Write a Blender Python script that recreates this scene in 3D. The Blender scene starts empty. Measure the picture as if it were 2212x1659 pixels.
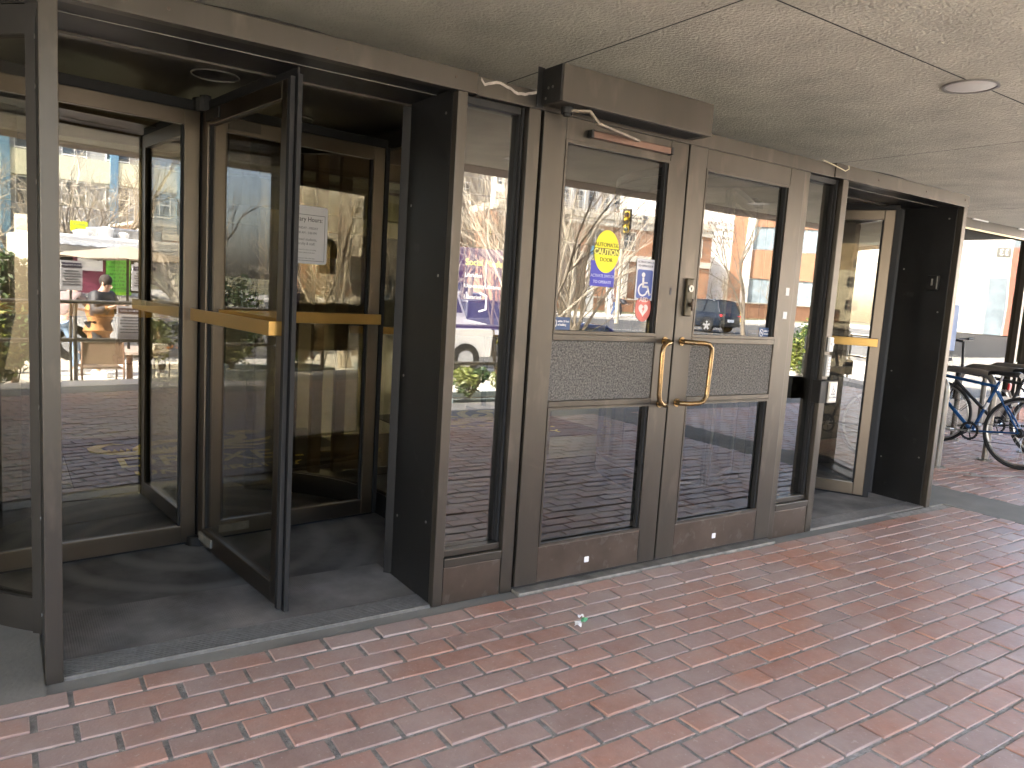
import bpy, bmesh, math, random
from mathutils import Vector, Matrix
R=math.radians; PI=math.pi
random.seed(7)
SC=bpy.context.scene
COL=SC.collection
# ---------------------------------------------------------------- camera
cam=bpy.data.cameras.new('camera'); camo=bpy.data.objects.new('camera',cam); COL.objects.link(camo)
M=[[0.8298,-0.0151,0.5578],[-0.5546,-0.1327,0.8214],[0.0616,-0.991,-0.1185]]
m=Matrix(((M[0][0],-M[0][1],-M[0][2]),(M[1][0],-M[1][1],-M[1][2]),(M[2][0],-M[2][1],-M[2][2])))
camo.matrix_world=Matrix.Translation((0,-2.72,1.346))@m.to_4x4()
cam.sensor_width=36; cam.lens=1636.42/2212*36; cam.clip_start=.05; cam.clip_end=1500
SC.camera=camo
# ---------------------------------------------------------------- light
SUN_EL=R(38); 
SD=Vector((-math.cos(SUN_EL)*math.cos(R(9)), math.cos(SUN_EL)*math.sin(R(9)), math.sin(SUN_EL)))  # towards the sun
w=bpy.data.worlds.new('World'); SC.world=w; w.use_nodes=True
nt=w.node_tree; bg=nt.nodes['Background']; sk=nt.nodes.new('ShaderNodeTexSky'); sk.sky_type='NISHITA'; sk.sun_disc=False
sk.sun_elevation=SUN_EL; sk.sun_rotation=math.atan2(SD.x,SD.y); sk.air_density=.8; sk.dust_density=4.0; sk.ozone_density=.6
nt.links.new(sk.outputs[0],bg.inputs[0]); bg.inputs[1].default_value=.125
sl=bpy.data.lights.new('sun','SUN'); sl.energy=3.5; sl.angle=R(.5); sl.color=(1,.94,.84)
so=bpy.data.objects.new('sun',sl); COL.objects.link(so); so.rotation_euler=SD.to_track_quat('Z','Y').to_euler()
vs=SC.view_settings; vs.view_transform='Standard'; vs.look='None'; vs.exposure=4.0; vs.gamma=1
SC.cycles.max_bounces=12; SC.cycles.transparent_max_bounces=24; SC.cycles.glossy_bounces=5; SC.cycles.diffuse_bounces=5
SC.cycles.use_denoising=True; SC.cycles.sample_clamp_indirect=6
# ---------------------------------------------------------------- materials
def pbr(name,col,rough=.6,metal=0,var=.12,scale=6,bump=0,bscale=60,stretch=(1,1,1),col2=None,emis=0,spec=.5,detail=6,bdist=.01,rvar=.1):
    mt=bpy.data.materials.new(name); mt.use_nodes=True; t=mt.node_tree; b=t.nodes['Principled BSDF']
    b.inputs['Roughness'].default_value=rough; b.inputs['Metallic'].default_value=metal; b.inputs['Specular IOR Level'].default_value=spec
    tc=t.nodes.new('ShaderNodeTexCoord'); mp=t.nodes.new('ShaderNodeMapping'); mp.inputs['Scale'].default_value=stretch
    t.links.new(tc.outputs['Object'],mp.inputs[0])
    n=t.nodes.new('ShaderNodeTexNoise'); n.inputs['Scale'].default_value=scale; n.inputs['Detail'].default_value=detail; n.inputs['Roughness'].default_value=.6
    t.links.new(mp.outputs[0],n.inputs[0])
    cr=t.nodes.new('ShaderNodeValToRGB')
    c1=[max(0,c*(1-var)) for c in col]; c2=col2 or [min(1,c*(1+var)) for c in col]
    cr.color_ramp.elements[0].position=.3; cr.color_ramp.elements[1].position=.7
    cr.color_ramp.elements[0].color=(*c1,1); cr.color_ramp.elements[1].color=(*c2,1)
    t.links.new(n.outputs[0],cr.inputs[0]); t.links.new(cr.outputs[0],b.inputs['Base Color'])
    if rvar:
        mr=t.nodes.new('ShaderNodeMapRange'); mr.inputs[3].default_value=max(0,rough-rvar); mr.inputs[4].default_value=min(1,rough+rvar)
        t.links.new(n.outputs[0],mr.inputs[0]); t.links.new(mr.outputs[0],b.inputs['Roughness'])
    if bump:
        n2=t.nodes.new('ShaderNodeTexNoise'); n2.inputs['Scale'].default_value=bscale; n2.inputs['Detail'].default_value=4
        t.links.new(mp.outputs[0],n2.inputs[0]); bp=t.nodes.new('ShaderNodeBump'); bp.inputs['Strength'].default_value=bump; bp.inputs['Distance'].default_value=bdist
        t.links.new(n2.outputs[0],bp.inputs['Height']); t.links.new(bp.outputs[0],b.inputs['Normal'])
    if emis:
        t.links.new(cr.outputs[0],b.inputs['Emission Color']); b.inputs['Emission Strength'].default_value=emis
    return mt
def glass(name,refl=.3,tint=(.75,.75,.7),wav=.0012,wscale=1.6,edge=.9):
    """pane: mirror-like on faces seen from outside the pane solid, clear on the way out"""
    mt=bpy.data.materials.new(name); mt.use_nodes=True; t=mt.node_tree; t.nodes.clear()
    o=t.nodes.new('ShaderNodeOutputMaterial'); mx=t.nodes.new('ShaderNodeMixShader'); tr=t.nodes.new('ShaderNodeBsdfTransparent'); gl=t.nodes.new('ShaderNodeBsdfGlossy')
    gl.inputs['Roughness'].default_value=0.0; gl.inputs['Color'].default_value=(.97,.97,.95,1)
    ge=t.nodes.new('ShaderNodeNewGeometry'); lw=t.nodes.new('ShaderNodeLayerWeight'); lw.inputs[0].default_value=.28
    mr=t.nodes.new('ShaderNodeMapRange'); mr.inputs[1].default_value=0; mr.inputs[2].default_value=1; mr.inputs[3].default_value=refl; mr.inputs[4].default_value=edge
    t.links.new(lw.outputs['Fresnel'],mr.inputs[0])
    inv=t.nodes.new('ShaderNodeMath'); inv.operation='SUBTRACT'; inv.inputs[0].default_value=1; t.links.new(ge.outputs['Backfacing'],inv.inputs[1])
    mu=t.nodes.new('ShaderNodeMath'); mu.operation='MULTIPLY'; t.links.new(inv.outputs[0],mu.inputs[0]); t.links.new(mr.outputs[0],mu.inputs[1])
    t.links.new(mu.outputs[0],mx.inputs[0]); t.links.new(tr.outputs[0],mx.inputs[1]); t.links.new(gl.outputs[0],mx.inputs[2]); t.links.new(mx.outputs[0],o.inputs[0])
    sq=[math.sqrt(c) for c in tint]; tr.inputs[0].default_value=(*sq,1)
    tc=t.nodes.new('ShaderNodeTexCoord'); n=t.nodes.new('ShaderNodeTexNoise'); n.inputs['Scale'].default_value=wscale; n.inputs['Detail'].default_value=1
    bp=t.nodes.new('ShaderNodeBump'); bp.inputs['Distance'].default_value=wav; bp.inputs['Strength'].default_value=1
    t.links.new(tc.outputs['Object'],n.inputs[0]); t.links.new(n.outputs[0],bp.inputs['Height']); t.links.new(bp.outputs[0],gl.inputs['Normal'])
    return mt
def attrmat(name,rough=.75,bump=.4,bscale=90,stain=.25):
    mt=pbr(name,(.5,.5,.5),rough,0,0,5,bump,bscale,bdist=.004); t=mt.node_tree; b=t.nodes['Principled BSDF']
    at=t.nodes.new('ShaderNodeAttribute'); at.attribute_name='tint'
    tc=t.nodes.new('ShaderNodeTexCoord')
    def nz(s,d=6,r=.65):
        n=t.nodes.new('ShaderNodeTexNoise'); n.inputs['Scale'].default_value=s; n.inputs['Detail'].default_value=d; n.inputs['Roughness'].default_value=r; t.links.new(tc.outputs['Object'],n.inputs[0]); return n
    def rampmix(n,p0,p1,colr,prev,blend='MIX',fmax=1.0):
        mr=t.nodes.new('ShaderNodeMapRange'); mr.inputs[1].default_value=p0; mr.inputs[2].default_value=p1; mr.inputs[3].default_value=0; mr.inputs[4].default_value=fmax; t.links.new(n.outputs[0],mr.inputs[0])
        mx=t.nodes.new('ShaderNodeMix'); mx.data_type='RGBA'; mx.blend_type=blend
        t.links.new(mr.outputs[0],mx.inputs[0]); t.links.new(prev,mx.inputs[6]); mx.inputs[7].default_value=(*colr,1); return mx.outputs[2]
    c=at.outputs['Color']
    c=rampmix(nz(24),.38,.72,(.74,.70,.68),c,'MULTIPLY',.8)
    c=rampmix(nz(1.3,8,.7),.36,.66,(.44,.365,.335),c,'MIX',.75)
    c=rampmix(nz(55,3),.62,.7,(.6,.52,.46),c,'MIX',.4)
    c=rampmix(nz(3.1,10,.8),.66,.74,(.56,.52,.48),c,'MIX',stain)
    t.links.new(c,b.inputs['Base Color'])
    return mt
# palette
BR=pbr('bronze_anodised',(.094,.084,.071),.36,.8,.16,3.2,.05,300,stretch=(1,1,.18),bdist=.001,rvar=.08)
BR2=pbr('brown_bronze',(.092,.070,.055),.40,.6,.24,5,.06,260,bdist=.001,rvar=.1)
def streak(mt,colr,amt,lo=.60,hi=.70,scale=18,stretch=(1,1,.12)):
    t=mt.node_tree; b=t.nodes['Principled BSDF']; src=b.inputs['Base Color'].links[0].from_socket
    tc=t.nodes.new('ShaderNodeTexCoord'); mp=t.nodes.new('ShaderNodeMapping'); mp.inputs['Scale'].default_value=stretch; n=t.nodes.new('ShaderNodeTexNoise'); n.inputs['Scale'].default_value=scale; n.inputs['Detail'].default_value=8
    t.links.new(tc.outputs['Object'],mp.inputs[0]); t.links.new(mp.outputs[0],n.inputs[0])
    mr=t.nodes.new('ShaderNodeMapRange'); mr.inputs[1].default_value=lo; mr.inputs[2].default_value=hi; mr.inputs[4].default_value=amt; t.links.new(n.outputs[0],mr.inputs[0])
    mx=t.nodes.new('ShaderNodeMix'); mx.data_type='RGBA'; t.links.new(mr.outputs[0],mx.inputs[0]); t.links.new(src,mx.inputs[6]); mx.inputs[7].default_value=(*colr,1); t.links.new(mx.outputs[2],b.inputs['Base Color'])
    return mt
streak(BR,(.21,.18,.145),.45,.58,.75,9,(1,1,.3)); streak(BR,(.06,.05,.04),.30,.58,.78,3.2,(1,1,.35)); streak(BR2,(.17,.155,.135),.3,.60,.66,22,(1,1,.8))
WBR=pbr('wing_bronze',(.15,.125,.098),.36,1.0,.10,3,rvar=.06)
DK=pbr('dark_bronze_panel',(.0125,.0125,.0125),.42,.2,.25,4,.03,200,bdist=.001)
streak(DK,(.04,.038,.036),.5,.66,.75,11,(1,1,1))
DKD=pbr('black_dirty_metal',(.010,.0095,.009),.5,.2,.4,7,.05,200,bdist=.001)
DG=pbr('drum_ceiling_dark',(.018,.017,.015),.3,.3,.08,2.5,rvar=.03)
BLK=pbr('black_rubber',(.008,.008,.008),.7,0,.3,20)
BRASS=pbr('brass_satin',(.42,.265,.085),.36,.85,.08,9)
BRASSW=pbr('worn_brass_handle',(.42,.27,.12),.25,.9,.1,14,col2=(.16,.12,.07))
STEEL=pbr('stainless',(.36,.34,.31),.33,.9,.12,8,stretch=(1,1,.3))
GRATE=pbr('aluminium_tread',(.27,.26,.245),.42,.6,.2,40)
SILL=pbr('pale_threshold_metal',(.25,.24,.215),.5,.5,.35,16)
STUC=pbr('stucco_soffit',(.46,.435,.36),.92,0,.10,2.6,1,62,bdist=.015,detail=9,col2=(.58,.545,.455))
BRN=pbr('brown_soffit_edge',(.20,.15,.115),.8,0,.12,4,.2,50)
CON=pbr('concrete_paving',(.20,.195,.175),.82,0,.22,2.6,.35,60,bdist=.005,detail=10)
CONL=pbr('light_concrete',(.58,.545,.48),.85,0,.12,1.5,.3,50,bdist=.005,detail=8)
MORT=pbr('sand_mortar',(.31,.30,.275),.95,0,.35,26,1,120,bdist=.008,detail=8)
MORTR=pbr('reddish_mortar',(.30,.22,.185),.9,0,.2,16,.4,90)
BRICK=attrmat('clay_brick_pavers',.40,.5,80,.4)
ASPH=pbr('asphalt',(.075,.074,.072),.85,0,.15,1.2,.4,90)
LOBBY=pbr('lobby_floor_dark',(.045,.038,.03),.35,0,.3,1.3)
MATB=pbr('ribbed_door_mat',(.12,.115,.105),.75,0,.3,3.2,detail=9,col2=(.26,.25,.235))
def ribs(mt,scale,direction='X',strength=.7,dist=.004):
    t=mt.node_tree; b=t.nodes['Principled BSDF']; tc=t.nodes.new('ShaderNodeTexCoord'); wv=t.nodes.new('ShaderNodeTexWave'); wv.bands_direction=direction; wv.inputs['Scale'].default_value=scale
    t.links.new(tc.outputs['Object'],wv.inputs[0]); bp=t.nodes.new('ShaderNodeBump'); bp.inputs['Strength'].default_value=strength; bp.inputs['Distance'].default_value=dist
    t.links.new(wv.outputs[1],bp.inputs['Height']); t.links.new(bp.outputs[0],b.inputs['Normal'])
ribs(MATB,38,'X',.35)
PANEL=pbr('speckled_kick_panel',(.075,.07,.062),.85,0,.6,120,1,150,bdist=.006,detail=2,col2=(.215,.20,.178))
GD=glass('door_glass',.145,(.50,.50,.46),.0010,1.3,.65)
GS=glass('sidelight_glass',.17,(.50,.50,.46),.0008,1.1)
GW=glass('wing_glass',.18,(.50,.46,.36),.0009,1.2)
GC=glass('curved_glass',.05,(.74,.71,.62),.0006,1.0,.5)
GX=glass('storefront_glass',.08,(.45,.46,.42),.0012,1.0,.5)
CARGL=pbr('car_glass',(.02,.025,.03),.05,0,0,3)
WHITE=pbr('white_paint',(.78,.77,.74),.5,0,.04,4)
PAPER=pbr('paper',(.74,.73,.74),.7,0,.05,6)
INK=pbr('dark_ink',(.03,.03,.04),.6,0,0,6)
GREYINK=pbr('grey_ink',(.22,.22,.24),.6,0,0,6)
YEL=pbr('sticker_yellow',(.78,.72,.02),.5,0,.04,6)
YTXT=pbr('faded_yellow_text',(.85,.80,.16),.5,0,.02,6)
DOLIVE=pbr('olive_text',(.17,.15,.02),.5,0,.02,6)
BLUE=pbr('sticker_blue',(.055,.055,.42),.5,0,.08,6)
SKB=pbr('access_blue',(.08,.12,.36),.5,0,.08,6)
NAVY=pbr('navy_sticker',(.045,.085,.19),.5,0,.08,6)
REDS=pbr('aed_red',(.62,.16,.13),.5,0,.1,8)
PINKW=pbr('pale_pink_print',(.85,.66,.62),.5,0,.04,8)
LILAC=pbr('lilac_text',(.52,.54,.80),.5,0,.02,6)
# ---------------------------------------------------------------- helpers
class MB:
    def __init__(s): s.v=[]; s.f=[]; s.smooth=False; s.cols=None
    def add(s,vs,fs):
        n=len(s.v); s.v+= [tuple(v) for v in vs]; s.f+=[tuple(i+n for i in f) for f in fs]; return s
    def box(s,x0,x1,y0,y1,z0,z1,T=None,b=0):
        if b:
            b=min(b,abs(x1-x0)*.3,abs(y1-y0)*.3,abs(z1-z0)*.3)
            bm=bmesh.new(); bmesh.ops.create_cube(bm,size=1)
            bmesh.ops.scale(bm,vec=(x1-x0,y1-y0,z1-z0),verts=bm.verts); bmesh.ops.translate(bm,vec=((x0+x1)/2,(y0+y1)/2,(z0+z1)/2),verts=bm.verts)
            bmesh.ops.bevel(bm,geom=bm.edges[:],offset=b,segments=2,affect='EDGES',profile=.5)
            bm.verts.ensure_lookup_table(); vs=[v.co.copy() for v in bm.verts]; fs=[tuple(v.index for v in f.verts) for f in bm.faces]; bm.free()
        else:
            vs=[Vector(p) for p in ((x0,y0,z0),(x1,y0,z0),(x1,y1,z0),(x0,y1,z0),(x0,y0,z1),(x1,y0,z1),(x1,y1,z1),(x0,y1,z1))]
            fs=[(0,3,2,1),(4,5,6,7),(0,1,5,4),(1,2,6,5),(2,3,7,6),(3,0,4,7)]
        if T: vs=[T@v for v in vs]
        return s.add(vs,fs)
    def tube(s,pts,r,n=10,cap=True):
        pts=[Vector(p) for p in pts]; rs=r if isinstance(r,(list,tuple)) else [r]*len(pts)
        vs=[];fs=[]; up=None
        for i,p in enumerate(pts):
            d=(pts[min(i+1,len(pts)-1)]-pts[max(i-1,0)]).normalized()
            if up is None:
                a=Vector((0,0,1)) if abs(d.z)<.9 else Vector((1,0,0)); up=(a-d*a.dot(d)).normalized()
            else:
                up=(up-d*up.dot(d)); up=up.normalized() if up.length>1e-5 else Vector((1,0,0))
            sd=d.cross(up)
            for k in range(n):
                a=2*PI*k/n; vs.append(p+(up*math.cos(a)+sd*math.sin(a))*rs[i])
        for i in range(len(pts)-1):
            for k in range(n):
                k2=(k+1)%n; fs.append((i*n+k,i*n+k2,(i+1)*n+k2,(i+1)*n+k))
        if cap: fs.append(tuple(range(n))[::-1]); fs.append(tuple((len(pts)-1)*n+k for k in range(n)))
        return s.add(vs,fs)
    def cyl(s,c,r,z0,z1,n=24,r2=None):
        return s.tube([(c[0],c[1],z0),(c[0],c[1],z1)],[r,r if r2 is None else r2],n)
    def arc(s,c,r0,r1,a0,a1,z0,z1,n=24):
        vs=[];fs=[]
        for i in range(n+1):
            a=a0+(a1-a0)*i/n
            for r in (r0,r1):
                for z in (z0,z1): vs.append((c[0]+r*math.cos(a),c[1]+r*math.sin(a),z))
        for i in range(n):
            q=i*4; p=q+4
            fs+=[(q,q+1,p+1,p),(q+2,p+2,p+3,q+3),(q+1,q+3,p+3,p+1),(q,p,p+2,q+2)]
        fs+=[(0,2,3,1),(n*4,n*4+1,n*4+3,n*4+2)]
        return s.add(vs,fs)
    def prism(s,poly,T,d=.002):
        """poly in local XY, extruded along local Z by d"""
        n=len(poly); vs=[T@Vector((p[0],p[1],0)) for p in poly]+[T@Vector((p[0],p[1],d)) for p in poly]
        fs=[tuple(range(n))[::-1],tuple(range(n,2*n))]+[(i,(i+1)%n,(i+1)%n+n,i+n) for i in range(n)]
        return s.add(vs,fs)
    def build(s,name,mat,parent=None,bevel=0,fix=True):
        me=bpy.data.meshes.new(name); off=Vector((0,0,0))
        p=parent
        while p is not None and not p.get('_local'):
            off=Vector(p.location) if p.parent is None else off
            p=p.parent
        me.from_pydata([tuple(Vector(v)-off) for v in s.v],[],s.f); me.update()
        if fix:
            bm=bmesh.new(); bm.from_mesh(me); bmesh.ops.recalc_face_normals(bm,faces=bm.faces); bm.to_mesh(me); bm.free()
        if s.smooth:
            for pl in me.polygons: pl.use_smooth=True
            try: me.set_sharp_from_angle(angle=R(40))
            except Exception: pass
        me.materials.append(mat)
        o=bpy.data.objects.new(name,me); COL.objects.link(o)
        if parent: o.parent=parent
        if bevel:
            md=o.modifiers.new('b','BEVEL'); md.width=bevel; md.segments=2; md.limit_method='ANGLE'
        return o
def tag(o,label=None,cat=None,group=None,kind=None):
    if label: o['label']=label
    if cat: o['category']=cat
    if group: o['group']=group
    if kind: o['kind']=kind
    return o
def thing(name,loc,label,cat,group=None,rz=0,local=False):
    o=bpy.data.objects.new(name,None); COL.objects.link(o); o.location=loc; o.rotation_euler=(0,0,rz); o.empty_display_size=.1
    if local: o['_local']=1
    return tag(o,label,cat,group)
def copy_tree(o,parent=None):
    c=o.copy(); COL.objects.link(c); c.parent=parent
    for ch in [x for x in bpy.data.objects if x.parent==o]: copy_tree(ch,c)
    return c
def box(name,mat,parent,*a,bevel=.003,**k):
    return MB().box(*a,b=bevel,**k).build(name,mat,parent)
def frameT(origin,xdir,zdir=(0,0,1)):
    """local X along xdir, local Y up (zdir), local Z = normal X x Y"""
    x=Vector(xdir).normalized(); y=Vector(zdir).normalized(); n=x.cross(y)
    T=Matrix((( x.x,y.x,n.x,origin[0]),(x.y,y.y,n.y,origin[1]),(x.z,y.z,n.z,origin[2]),(0,0,0,1))); return T
def text(s,size,mat,parent,T,name='lettering',depth=.0008,align='CENTER',squeeze=1,bold=0):
    cu=bpy.data.curves.new('t','FONT'); cu.body=s; cu.size=size; cu.extrude=depth; cu.align_x=align; cu.offset=bold; cu.resolution_u=3
    o=bpy.data.objects.new('t',cu); COL.objects.link(o); dg=bpy.context.evaluated_depsgraph_get(); me=bpy.data.meshes.new_from_object(o.evaluated_get(dg))
    bpy.data.objects.remove(o)
    b=MB(); b.v=[tuple(T@Vector((v.co.x*squeeze,v.co.y,v.co.z))) for v in me.vertices]; b.f=[tuple(p.vertices) for p in me.polygons]
    return b.build(name,mat,parent,fix=False)
def ell(rx,ry,n=32,cx=0,cy=0): return [(cx+rx*math.cos(2*PI*i/n),cy+ry*math.sin(2*PI*i/n)) for i in range(n)]
def rrect(x0,x1,y0,y1,r=.006,n=4):
    out=[]
    for cx,cy,a in ((x1-r,y1-r,0),(x0+r,y1-r,90),(x0+r,y0+r,180),(x1-r,y0+r,270)):
        for i in range(n+1): t=R(a+90*i/n); out.append((cx+r*math.cos(t),cy+r*math.sin(t)))
    return out
def FT(x,y,z): return frameT((x,y,z),(1,0,0))      # facing -y

# ================================================================ SETTING
# ceiling slabs with open joints
jx=[-20.9,-17.57,-14.21,-10.85,-7.49,-4.13,-.77,2.59,5.95,9.31,12.7]; jy=[-4.03,-.536,2.1]
mb=MB()
for i in range(len(jx)-1):
    for j in range(2):
        mb.box(jx[i]+.006,jx[i+1]-.006,jy[j]+.006,jy[j+1]-.006,2.62,2.67)
ceil=mb.build('ceiling',STUC); tag(ceil,kind='structure')
tag(MB().box(-20.9,12.7,-4.02,2.1,2.671,2.70).build('ceiling_backing',BLK),kind='structure')
b=MB()
for q in jx[1:-1]: b.box(q-.0058,q+.0058,-4.02,2.09,2.6208,2.668)
for q in (jy[1],):
    for i in range(len(jx)-1): b.box(jx[i]+.0062,jx[i+1]-.0062,q-.0058,q+.0058,2.6208,2.668)
tag(b.build('ceiling_joints',BLK),kind='structure')
tag(MB().box(-20.9,12.7,-4.47,8,2.701,3.05).build('ceiling_slab',BRN),kind='structure')
tag(MB().box(-20.9,12.7,-4.465,-4.034,2.615,2.7).build('ceiling_edge',BRN),kind='structure')
# upper library building set back over the canopy
ub=thing('library_building',(0,10,3.05),'concrete library storey set back above the stucco canopy','building')
MB().box(-20,12.0,6.2,20,3.06,6.4).build('wall',CONL,ub)
# downlights
for k,(x,y,l) in enumerate([(4.40,-.50,'round recessed downlight in the stucco ceiling, right of the door operator box'),(7.65,-3.46,'round recessed downlight near the canopy edge, mirrored in the right hand door'),(4.10,-3.35,'round recessed downlight near the canopy edge, mirrored in the narrow left sidelight')]):
    t=thing('downlight',(x,y,2.62),l,'downlight','downlights in the canopy ceiling')
    b=MB(); b.smooth=True; b.arc((x,y),.125,.14,0,2*PI,2.612,2.6195,40); b.build('trim_ring',STEEL,t)
    b=MB(); b.smooth=True
    vs=[];fs=[]
    for i,(r,z) in enumerate([(.125,2.6185),(.12,2.616),(.06,2.612),(.0001,2.611)]):
        for q in range(32): vs.append((x+r*math.cos(2*PI*q/32),y+r*math.sin(2*PI*q/32),z))
    for i in range(3):
        for q in range(32): fs.append((i*32+q,i*32+(q+1)%32,(i+1)*32+(q+1)%32,(i+1)*32+q))
    b.add(vs,fs); b.build('reflector',pbr('downlight_reflector',(.72,.70,.66),.5,.0,.05,3),t)

# ---- brick paving (each brick a solid block, one paving sheet)
def in_brick(x,y):
    if not(-4.02<y<2.0): return False
    if 5.76<x<6.32: return False
    if y>-.075 and x<6.32: return False
    if x<.1 and y>-.1: return False
    return True
bv=[];bf=[];bc=[]
LX,LY=.2068,.1045
row=0; y=-.128
rows=[]
yy=-.075-LY/2
while yy>-4.0: rows.append(yy); yy-=LY
yy=-.075+LY/2
while yy<2.0: rows.append(yy); yy+=LY
for yc in rows:
    k=round((yc+.075+LY/2)/LY); off=(k%2)*LX/2+random.uniform(-.006,.006)-.048
    x=-3.2+off
    while x<13:
        x+=LX
        if not in_brick(x,yc) : continue
        hx=LX/2-.0084+random.uniform(-.0015,.001); hy=LY/2-.0072+random.uniform(-.0012,.0012)
        if 5.76-hx<x<5.76+hx: hx2=5.755-(x-hx); 
        dz=random.gauss(0,.0016); tx=random.gauss(0,.005); ty=random.gauss(0,.006); rz=random.gauss(0,.009)
        cx=x+random.gauss(0,.0015); cy=yc+random.gauss(0,.0012)
        x0,x1=-hx,hx
        if cx<5.76 and cx+hx>5.755: x1=5.755-cx
        if cx>6.32 and cx-hx<6.325: x0=6.325-cx
        q=len(bv); ch=.0022
        for (a,b_,zz) in ((0,0,-.02),(0,0,-.0018),(ch,ch,0)):
            for sx,sy in ((0,0),(1,0),(1,1),(0,1)):
                px=(x0+a) if sx==0 else (x1-a); py=(-hy+b_) if sy==0 else (hy-b_)
                bv.append((cx+px-py*rz,cy+py+px*rz,.0015+dz+zz+px*tx+py*ty))
        for i in range(2):
            for c in range(4):
                d=(c+1)%4; bf.append((q+i*4+c,q+i*4+d,q+(i+1)*4+d,q+(i+1)*4+c))
        bf.append((q+8,q+9,q+10,q+11))
        u=random.random(); g=random.uniform(.90,1.12)
        base=[(.44,.215,.145),(.46,.235,.165),(.42,.21,.15),(.41,.255,.205),(.37,.235,.195)][min(4,int(u*5))]
        col=(base[0]*g,base[1]*g,base[2]*g,1)
        bc+= [col]*9
me=bpy.data.meshes.new('brick_paving'); me.from_pydata(bv,[],bf); me.update()
at=me.attributes.new('tint','FLOAT_COLOR','FACE')
for i,c in enumerate(bc): at.data[i].color=c
me.materials.append(BRICK); o=bpy.data.objects.new('brick_paving',me); COL.objects.link(o); tag(o,kind='structure')
def sheet(name,mat,x0,x1,y0,y1,z,n=1):
    return tag(MB().box(x0,x1,y0,y1,z-.15,z).build(name,mat),kind='structure')
sheet('mortar_bed',MORT,-3.3,13.2,-4.0,2.05,-.0042)
sheet('concrete_band',CON,5.757,6.318,-4.0,.0,.003)
sheet('concrete_apron',CON,5.0,6.318,.0,2.05,.0025)
sheet('concrete_recess',CON,-8,.098,-.088,2.05,.0035)
sheet('concrete_border',CON,-21,14,-4.45,-4.0,.004)
sheet('concrete_paving_side',CON,-21,-3.3,-4.0,-.088,.001)
sheet('door_sill_slab',CON,.098,5.0,-.072,2.2,-.004)
sheet('ledge_coping',CONL,-21,14,-4.93,-4.45,.008)
tag(MB().box(-21,14,-4.955,-4.93,-.9,-.012).build('ledge_wall',CON),kind='structure')
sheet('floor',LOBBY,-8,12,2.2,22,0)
# ground beyond the ledge
def strip(name,mat,pts,x0=-120,x1=330):
    b=MB()
    for (ya,za),(yb,zb) in zip(pts,pts[1:]): b.add([(x0,ya,za),(x1,ya,za),(x1,yb,zb),(x0,yb,zb)],[(0,1,2,3)])
    return tag(b.build(name,mat),kind='structure')
strip('plaza_paving',pbr('plaza_concrete',(.56,.52,.45),.85,0,.16,.9,.3,30,detail=8),[(-4.956,-.46),(-10,-.52),(-13.2,-.58)])
strip('kerb_near',CONL,[(-13.2,-.58),(-13.4,-.58),(-13.42,-.72)])
strip('street',ASPH,[(-13.42,-.72),(-17,-.5),(-24,-.05),(-30,0),(-36.5,0)])
strip('kerb_far',CONL,[(-36.5,0),(-36.52,.13),(-36.8,.13)])
strip('far_pavement',pbr('far_concrete',(.50,.47,.42),.85,0,.14,.7,.2,20),[(-36.8,.13),(-48,.14)])
strip('lawn',pbr('winter_lawn',(.13,.12,.055),.95,0,.35,1.2,.5,40),[(-48,.13),(-400,.2)])
b=MB()
for x in range(-40,160,9): b.add([(x,-24.6,-.02),(x+3,-24.6,-.02),(x+3,-24.45,-.03),(x,-24.45,-.03)],[(0,1,2,3)])
for v in range(len(b.v)): b.v[v]=(b.v[v][0],b.v[v][1],-.035)
tag(b.build('lane_markings',WHITE),kind='structure')
tag(MB().box(12.7,330,-4.6,14,-.6,-.001).build('side_pavement',CONL),kind='structure')
tag(MB().box(13.4,330,-60,-4.6,-.62,-.46).build('ground',CONL),kind='structure') if False else None
# ================================================================ ENTRANCE
def screws(name,pts,parent,mat=STEEL,r=.005,axis=(0,-1,0)):
    for p in pts:
        p=Vector(p); a=Vector(axis); MB().tube([p,p+a*.0025],r,8).build(name,mat,parent)
TURN=pbr('dark_worn_mat',(.06,.058,.054),.7,.0,.5,2.4,detail=9,col2=(.17,.165,.155))
def rings(mt,colr,amt):
    t=mt.node_tree; b=t.nodes['Principled BSDF']; src=b.inputs['Base Color'].links[0].from_socket
    tc=t.nodes.new('ShaderNodeTexCoord'); wv=t.nodes.new('ShaderNodeTexWave'); wv.wave_type='RINGS'; wv.rings_direction='Z'; wv.inputs['Scale'].default_value=1.3; wv.inputs['Distortion'].default_value=1.2; wv.inputs['Detail'].default_value=4; wv.inputs['Detail Scale'].default_value=1.5
    t.links.new(tc.outputs['Object'],wv.inputs[0])
    mr=t.nodes.new('ShaderNodeMapRange'); mr.inputs[1].default_value=.55; mr.inputs[2].default_value=1; mr.inputs[4].default_value=amt; t.links.new(wv.outputs[1],mr.inputs[0])
    mx=t.nodes.new('ShaderNodeMix'); mx.data_type='RGBA'; t.links.new(mr.outputs[0],mx.inputs[0]); t.links.new(src,mx.inputs[6]); mx.inputs[7].default_value=(*colr,1); t.links.new(mx.outputs[2],b.inputs['Base Color'])
rings(TURN,(.22,.215,.20),.5)
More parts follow.
